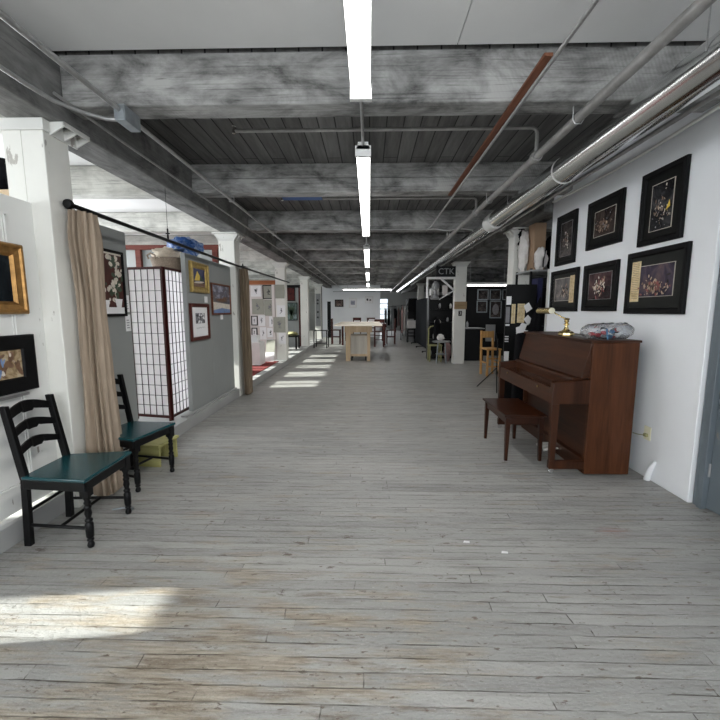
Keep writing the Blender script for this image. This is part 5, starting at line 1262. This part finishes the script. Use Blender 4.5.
clothes_rail(1.35, 2.0, 23.0, ['grey', 'blackcloth', 'pinkcloth', 'blackcloth'], 'middle clothes rail with mixed garments far down the aisle')
clothes_rail(1.05, 1.85, 26.5, ['charcoal', 'blackcloth', 'grey', 'blackcloth'], 'farthest clothes rail with dark garments at the aisle end')
o = (2.1, 20.6, 0)
t = thing('dark_cupboard', 'tall dark cupboard on the right far down the aisle', 'cupboard', o)
MB(o).box(2.05, 2.6, 20.2, 21.6, 0, 2.1).build('body', 'darkshelf', t)
for yy in (20.25, 20.92): MB(o).box(2.03, 2.05, yy, yy + 0.62, 0.06, 2.05).build('door', 'darkshelf', t)

# ================================================================== WORK TABLE AND FAR TABLE
o = (-0.30, 12.3, 0)
t = thing('work_table', 'large pale wooden work table standing in the middle of the aisle', 'table', o)
MB(o).box(-0.97, 0.37, 10.62, 13.75, 1.035, 1.075).build('tabletop', 'pinetop', t, bevel=0.003)
MB(o).box(-0.70, 0.09, 11.08, 11.13, 0.84, 1.035).build('apron', 'pine', t, bevel=0.003)
MB(o).box(-0.70, 0.09, 13.2, 13.25, 0.84, 1.035).build('apron', 'pine', t, bevel=0.003)
for x in (-0.70, 0.05): MB(o).box(x, x + 0.04, 11.13, 13.2, 0.88, 1.035).build('side_rail', 'pine', t)
for x in (-0.665, -0.045):
    for yy in (11.10, 13.12): MB(o).box(x - 0.005, x + 0.125 - (0.04 if x > -0.1 else 0.0), yy, yy + 0.12, 0.0, 0.86).build('leg', 'pine', t, bevel=0.004)
o = (-0.30, 11.6, 0)
t = thing('rolling_cart', 'weathered plywood box on casters under the work table', 'cart', o)
MB(o).box(-0.535, -0.055, 11.22, 12.0, 0.13, 0.72).build('box', 'plywood', t, bevel=0.003)
MB(o).box(-0.545, -0.045, 11.20, 12.02, 0.72, 0.745).build('lid', 'pinetop', t)
MB(o).box(-0.53, -0.06, 11.21, 11.22, 0.13, 0.20).build('skirt', 'pine', t)
for x in (-0.50, -0.09):
    for yy in (11.28, 11.94): MB(o).lathe([(0.05, -0.015), (0.055, -0.01), (0.055, 0.01), (0.05, 0.015)], (x, yy, 0.056), 12, ax='x').box(x - 0.02, x + 0.02, yy - 0.02, yy + 0.02, 0.09, 0.13).build('caster', 'black', t, smooth=40)
o = (-0.3, 18, 0)
t = thing('long_table', 'long dark table behind the work table in front of the end wall', 'table', o)
MB(o).box(-1.2, 0.75, 16.3, 18.9, 0.86, 0.91).build('tabletop', 'redwood', t)
for x in (-1.12, 0.67):
    for yy in (16.4, 18.8): MB(o).box(x - 0.04, x + 0.04, yy - 0.04, yy + 0.04, 0, 0.86).build('leg', 'redwood', t)
def tall_chair(loc, rz, mat, label, src=None):
    t = thing('wooden_chair', label, 'chair', loc, rz, 'chairs around the long dark table')
    for x in (-0.18, 0.18):
        MB().box(x - 0.025, x + 0.025, -0.2, -0.15, 0, 0.60).build('leg', mat, t); MB().box(x - 0.025, x + 0.025, 0.15, 0.2, 0, 1.12).build('back_leg', mat, t)
    MB().box(-0.21, 0.21, -0.21, 0.21, 0.60, 0.64).build('seat', mat, t)
    MB().box(-0.18, 0.18, 0.16, 0.19, 0.98, 1.12).build('backrest', mat, t); MB().box(-0.18, 0.18, 0.165, 0.185, 0.80, 0.86).build('back_slat', mat, t)
    for z in (0.25, 0.42): MB().box(-0.18, 0.18, -0.19, -0.16, z, z + 0.035).build('rung', mat, t)
    for x in (-0.18, 0.18): MB().box(x - 0.012, x + 0.012, -0.17, 0.17, 0.3, 0.335).build('rung', mat, t)
    return t
c1 = tall_chair((0.42, 15.75, 0), math.pi, 'redwood', 'dark red wooden chair at the near right corner of the long table')
dup(c1, (0.97, 17.1, 0), -math.pi / 2, 'dark red wooden chair on the right side of the long table')
dup(c1, (-1.45, 17.0, 0), math.pi / 2, 'dark red wooden chair on the left side of the long table')
dup(c1, (-0.6, 19.3, 0), 0, 'dark chair at the far side of the long table, left of two')
dup(c1, (0.1, 19.3, 0), 0, 'dark chair at the far side of the long table, right of two')
goods(0.0, 0.5, 17.5, 17.8, 0.9105, 1.09, 'white', 'white_box', 'white box on the long dark table', 'box')
# pictures on the end wall
M['art_ew1'] = art_mat('small_dark_photo', [(0.02, 0.015, 0.015), (0.12, 0.08, 0.07), (0.35, 0.28, 0.24)], 4, 1.1)
M['art_ew2'] = art_mat('blue_grey_photo', [(0.10, 0.11, 0.16), (0.25, 0.26, 0.32), (0.5, 0.5, 0.55)], 3, 2.1)
picture('framed_picture', (-1.66, 21.599, 1.88), 0, 0.48, 0.40, P_BLACK, 'black', 'art_ew1', 'black framed picture on the white end wall, left of three')
def blot(am, aw, ah, zc):
    am.box(-aw * 0.62, aw * 0.62, -0.0145, -0.013, zc - ah * 0.45, zc + ah * 0.5, 1); return ['art_ew2']
picture('framed_picture', (-0.90, 21.599, 1.90), 0, 0.42, 0.54, P_THIN, 'cablewhite', 'paper', 'white framed picture with a blue grey view on the end wall, middle of three', extra=blot)
def spots(am, aw, ah, zc):
    am.disc((-aw * 0.45, zc), aw * 0.28, ah * 0.42, -0.0135, 10, 0.4, 1); am.disc((aw * 0.35, zc - ah * 0.1), aw * 0.25, ah * 0.3, -0.0135, 10, 0.2, 1); return ['ink']
picture('framed_picture', (0.0, 21.599, 2.07), 0, 0.44, 0.38, P_THIN, 'cablewhite', 'paper', 'white picture with dark spots on the end wall, right of three', extra=spots)
struct('trim_2', MB((-0.8, 21.59, 2.4)).box(-2.0, 0.35, 21.585, 21.6, 2.50, 2.53), 'grey')

# ================================================================== CEILING SERVICES
def fixture(x, y0, y1, z, label, power, cross=False):
    L = y1 - y0; cx = (y0 + y1) / 2
    t = thing('strip_light', label, 'light', (x, cx, z) if not cross else (cx, x, z), 0 if not cross else -math.pi / 2, 'fluorescent strip lights')
    b = MB(); h = L / 2
    b.loft([[(-0.055, yy, 0.022), (0.055, yy, 0.022), (0.040, yy, 0.060), (0.040, yy, 0.075), (-0.040, yy, 0.075), (-0.040, yy, 0.060)] for yy in (-h, h)])
    b.build('housing', 'white', t)
    for sx in (-0.039, 0.039): MB().tube([(sx, -h + 0.03, -0.008), (sx, h - 0.03, -0.008)], 0.0145, 12).build('tube', 'tube', t, smooth=40)
    for yy in (-h, h - 0.03): MB().box(-0.062, 0.062, yy, yy + 0.03, -0.03, 0.05).build('end_cap', 'white', t)
    if cross:
        for yy in (-h * 0.8, h * 0.8): MB().tube([(0, yy, 0.07), (0, yy, 3.125 - z)], 0.006, 6).build('hanger', 'conduit', t)
    d = bpy.data.lights.new('strip_light_glow', 'AREA'); d.shape = 'RECTANGLE'; d.size = 0.14; d.size_y = L * 0.95; d.energy = power; d.color = (1.0, 0.98, 0.95)
    lo = bpy.data.objects.new('strip_light_glow', d); COL.objects.link(lo); lo.parent = t; lo.location = (0, 0, -0.03); lo.visible_camera = False; lo.visible_glossy = False
    return t
FX = -0.05
fixture(FX, -0.88, 2.385, 2.675, 'lit strip light nearest the camera, under the white ceiling boards', 24)
fixture(FX, 3.17, 6.44, 2.675, 'lit strip light second from the camera along the aisle', 24)
fixture(FX, 7.74, 11.0, 2.675, 'lit strip light third from the camera along the aisle', 24)
fixture(FX, 12.4, 15.65, 2.675, 'lit strip light fourth from the camera along the aisle', 24)
fixture(FX, 17.1, 19.5, 2.675, 'lit strip light last along the aisle, before the end wall', 12)
fixture(19.75, -1.34, 1.17, 2.525, 'lit strip light set crosswise in front of the end wall', 3, True)
EW = fixture(11.2, 2.75, 3.95, 2.13 + 0.05, 'lit strip light hung crosswise in the dark studio behind the plaque column', 6, True)
o = (FX, 8, 2.75)
t = thing('light_conduit', 'thin steel conduit linking the strip lights along the aisle', 'conduit', o)
for (a, b) in ((2.385, 3.17), (6.44, 7.74), (11.0, 12.4), (15.65, 17.1)):
    MB(o).tube([(FX, a, 2.725), (FX, b, 2.725)], 0.011, 8).build('conduit', 'conduit', t, smooth=40)
for (k, a) in enumerate((2.80, 4.7, 6.8, 8.8, 10.7, 12.5, 14.55, 18.4)):
    MB(o).tube([(FX, a, 2.72), (FX, a, 2.812)], 0.006, 6).build('hanger', 'conduit', t)
DX, DZ, DR = 1.745, 2.70, 0.110
o = (DX, 8, DZ)
t = thing('air_duct', 'shiny round galvanised air duct along the right side of the ceiling', 'duct', o)
MB(o).tube([(DX, -4.8, DZ), (DX, 5.70, DZ)], DR, 40, cap=True).build('duct_run', 'galv', t, smooth=40)
MB(o).tube([(DX + 0.005, 5.70, DZ - 0.01), (DX + 0.005, 24, DZ - 0.01)], DR * 0.80, 32).build('duct_run', 'galv', t, smooth=40)
for y in (0.35, 1.98, 3.68): MB(o).tube([(DX, y - 0.006, DZ), (DX, y + 0.006, DZ)], DR + 0.005, 40).build('seam_ring', 'cablewhite', t, smooth=40)
MB(o).tube([(DX, 5.52, DZ - 0.004), (DX, 5.78, DZ - 0.004)], DR + 0.010, 32).build('coupling', 'cablewhite', t, smooth=40)
for y in (2.0, 4.7, 6.8, 8.8, 10.7, 12.5, 14.5):
    MB(o).tube([(DX - DR - 0.004, y + 0.08, DZ), (DX - DR - 0.004, y + 0.08, 2.815 if y > 2.5 else 3.13)], 0.004, 5).build('hanger_strap', 'conduit', t)
# sprinkler main with branch lines
SX, SZ = 1.40, 2.735
o = (SX, 8, SZ)
t = thing('sprinkler_pipe', 'thick grey sprinkler pipe with cross branches under the right of the ceiling', 'pipe', o)
MB(o).tube([(SX, -4.8, SZ), (SX, 26, SZ)], 0.031, 16).build('main_pipe', 'pipe', t, smooth=40)
for k, y in enumerate((3.46, 5.30, 7.15, 9.05, 10.95, 12.85)):
    zb = 2.965 if k == 0 else 2.92
    b = MB(o); b.tube([(-1.15, y, zb), (SX - 0.04, y, zb), (SX - 0.012, y, zb - 0.012), (SX, y, zb - 0.04), (SX, y, SZ)], 0.0145, 10)
    b.build('branch_pipe', 'pipe', t, smooth=50)
    MB(o).lathe([(0.045, -0.03), (0.045, 0.03)], (SX, y, SZ), 14, ax='y').build('tee_fitting', 'pipe', t, smooth=40)
    h = MB(o); h.lathe([(0.017, 0), (0.017, 0.03), (0.008, 0.034), (0.008, 0.055), (0.018, 0.058), (0.018, 0.062)], (-1.15, y, zb - 0.02), 10); h.build('sprinkler_head', 'chrome', t, smooth=40)
for y in (2.80, 4.72, 6.8, 8.8, 10.7, 12.5, 14.5, 16.4, 18.3):
    MB(o).tube([(SX - 0.036, y, 2.815), (SX - 0.036, y, SZ - 0.01), (SX - 0.02, y, SZ - 0.036), (SX + 0.02, y, SZ - 0.036), (SX + 0.036, y, SZ - 0.01), (SX + 0.036, y, 2.815)], 0.0045, 6).build('pipe_hanger', 'conduit', t, smooth=40)
# conduit with brown board
o = (0.97, 3, 2.79)
t = thing('ceiling_conduit', 'thin steel conduit running beside the brown board below the crossbeams', 'conduit', o)
MB(o).tube([(0.985, -4.8, 2.79), (0.985, 6.45, 2.79), (0.96, 6.62, 2.795), (0.80, 6.66, 2.80), (0.30, 6.66, 2.795), (-0.05, 6.66, 2.80)], 0.011, 8).build('conduit', 'conduit', t, smooth=40)
tag(MB((0.93, 3.3, 2.79)).box(0.925, 0.972, 2.25, 4.75, 2.792, 2.809).build('brown_board', 'rustwood', bevel=0.002), 'long rusty brown board fixed under the crossbeams beside a conduit', 'board')
m = MB((1.0, 6.6, 2.8)); m.tube([(0.95 + 0.06 * k, 6.69, 2.798 + 0.012 * math.sin(k * 0.8)) for k in range(22)], 0.008, 6)
tag(m.build('white_cable', 'cablewhite', smooth=40), 'sagging white cable crossing toward the duct under the third crossbeam', 'cable')
# white cables between duct and gallery wall
m = MB((2.2, 3, 2.8)); m.tube([(2.30 + 0.03 * math.sin(k * 0.9), -1 + 0.55 * k, 2.80 + 0.025 * math.sin(k * 0.55)) for k in range(12)], 0.014, 8)
tag(m.build('white_cable', 'cablewhite', smooth=50), 'white cable snaking between air duct and gallery wall top', 'cable')
m = MB((2.15, 3, 2.8)); m.tube([(2.12, -1, 2.765), (2.12, 20, 2.765)], 0.018, 8)
tag(m.build('thin_pipe', 'conduit', smooth=50), 'thin straight steel pipe between the air duct and the gallery wall', 'pipe')
# left conduits with junction box
o = (-1.635, 6, 2.75)
t = thing('wall_conduit', 'long steel conduit along the left side of the ceiling', 'conduit', o)
MB(o).tube([(-1.635, -4.8, 2.755), (-1.635, 2.66, 2.755)], 0.017, 10).build('conduit', 'conduit', t, smooth=40)
MB(o).tube([(-1.635, 2.86, 2.755), (-1.635, 21.5, 2.755)], 0.015, 10).build('conduit', 'conduit', t, smooth=40)
for y in (4.74, 6.83, 8.85, 10.72):
    f = MB(o); f.box(-1.665, -1.605, y - 0.015, y + 0.015, 2.736, 2.742); f.box(-1.665, -1.661, y - 0.015, y + 0.015, 2.742, 2.812); f.box(-1.609, -1.605, y - 0.015, y + 0.015, 2.742, 2.812); f.build('strap', 'conduit', t)
o = (-1.635, 2.73, 2.69)
t = thing('junction_box', 'grey steel junction box on the left ceiling conduit by the first crossbeam', 'junction box', o)
MB(o).box(-1.668, -1.598, 2.66, 2.84, 2.69, 2.79).build('box', 'boxsteel', t, bevel=0.004)
MB(o).box(-1.664, -1.602, 2.653, 2.66, 2.695, 2.785).build('cover', 'boxsteel', t)
m = MB((-1.9, 2, 2.7)); m.tube([(-1.93, -4.8, 2.715), (-1.93, 2.30, 2.715), (-1.90, 2.45, 2.705), (-1.82, 2.58, 2.70), (-1.75, 2.70, 2.715), (-1.669, 2.72, 2.72)], 0.013, 8)
tag(m.build('bent_conduit', 'conduit', smooth=50), 'thin conduit bending from the left girder into the grey junction box', 'conduit')
m = MB((-1.95, 8, 2.74)); m.tube([(-1.97, 2.55, 2.80), (-1.95, 3.2, 2.775), (-1.95, 21.3, 2.775)], 0.010, 8)
tag(m.build('thin_conduit', 'conduit', smooth=50), 'thinner conduit running along the inner face of the left girder', 'conduit')
# blue sheet tucked behind second crossbeam
m = MB((-0.85, 5, 2.86)); m.box(-1.10, -0.60, 4.87, 5.16, 2.865, 2.878)
for x in (-1.02, -0.68): m.box(x - 0.005, x + 0.005, 4.86, 4.87, 2.83, 2.88)
tag(m.build('blue_sheet', 'blueboard'), 'blue sheet tucked up behind the second crossbeam', 'sheet')
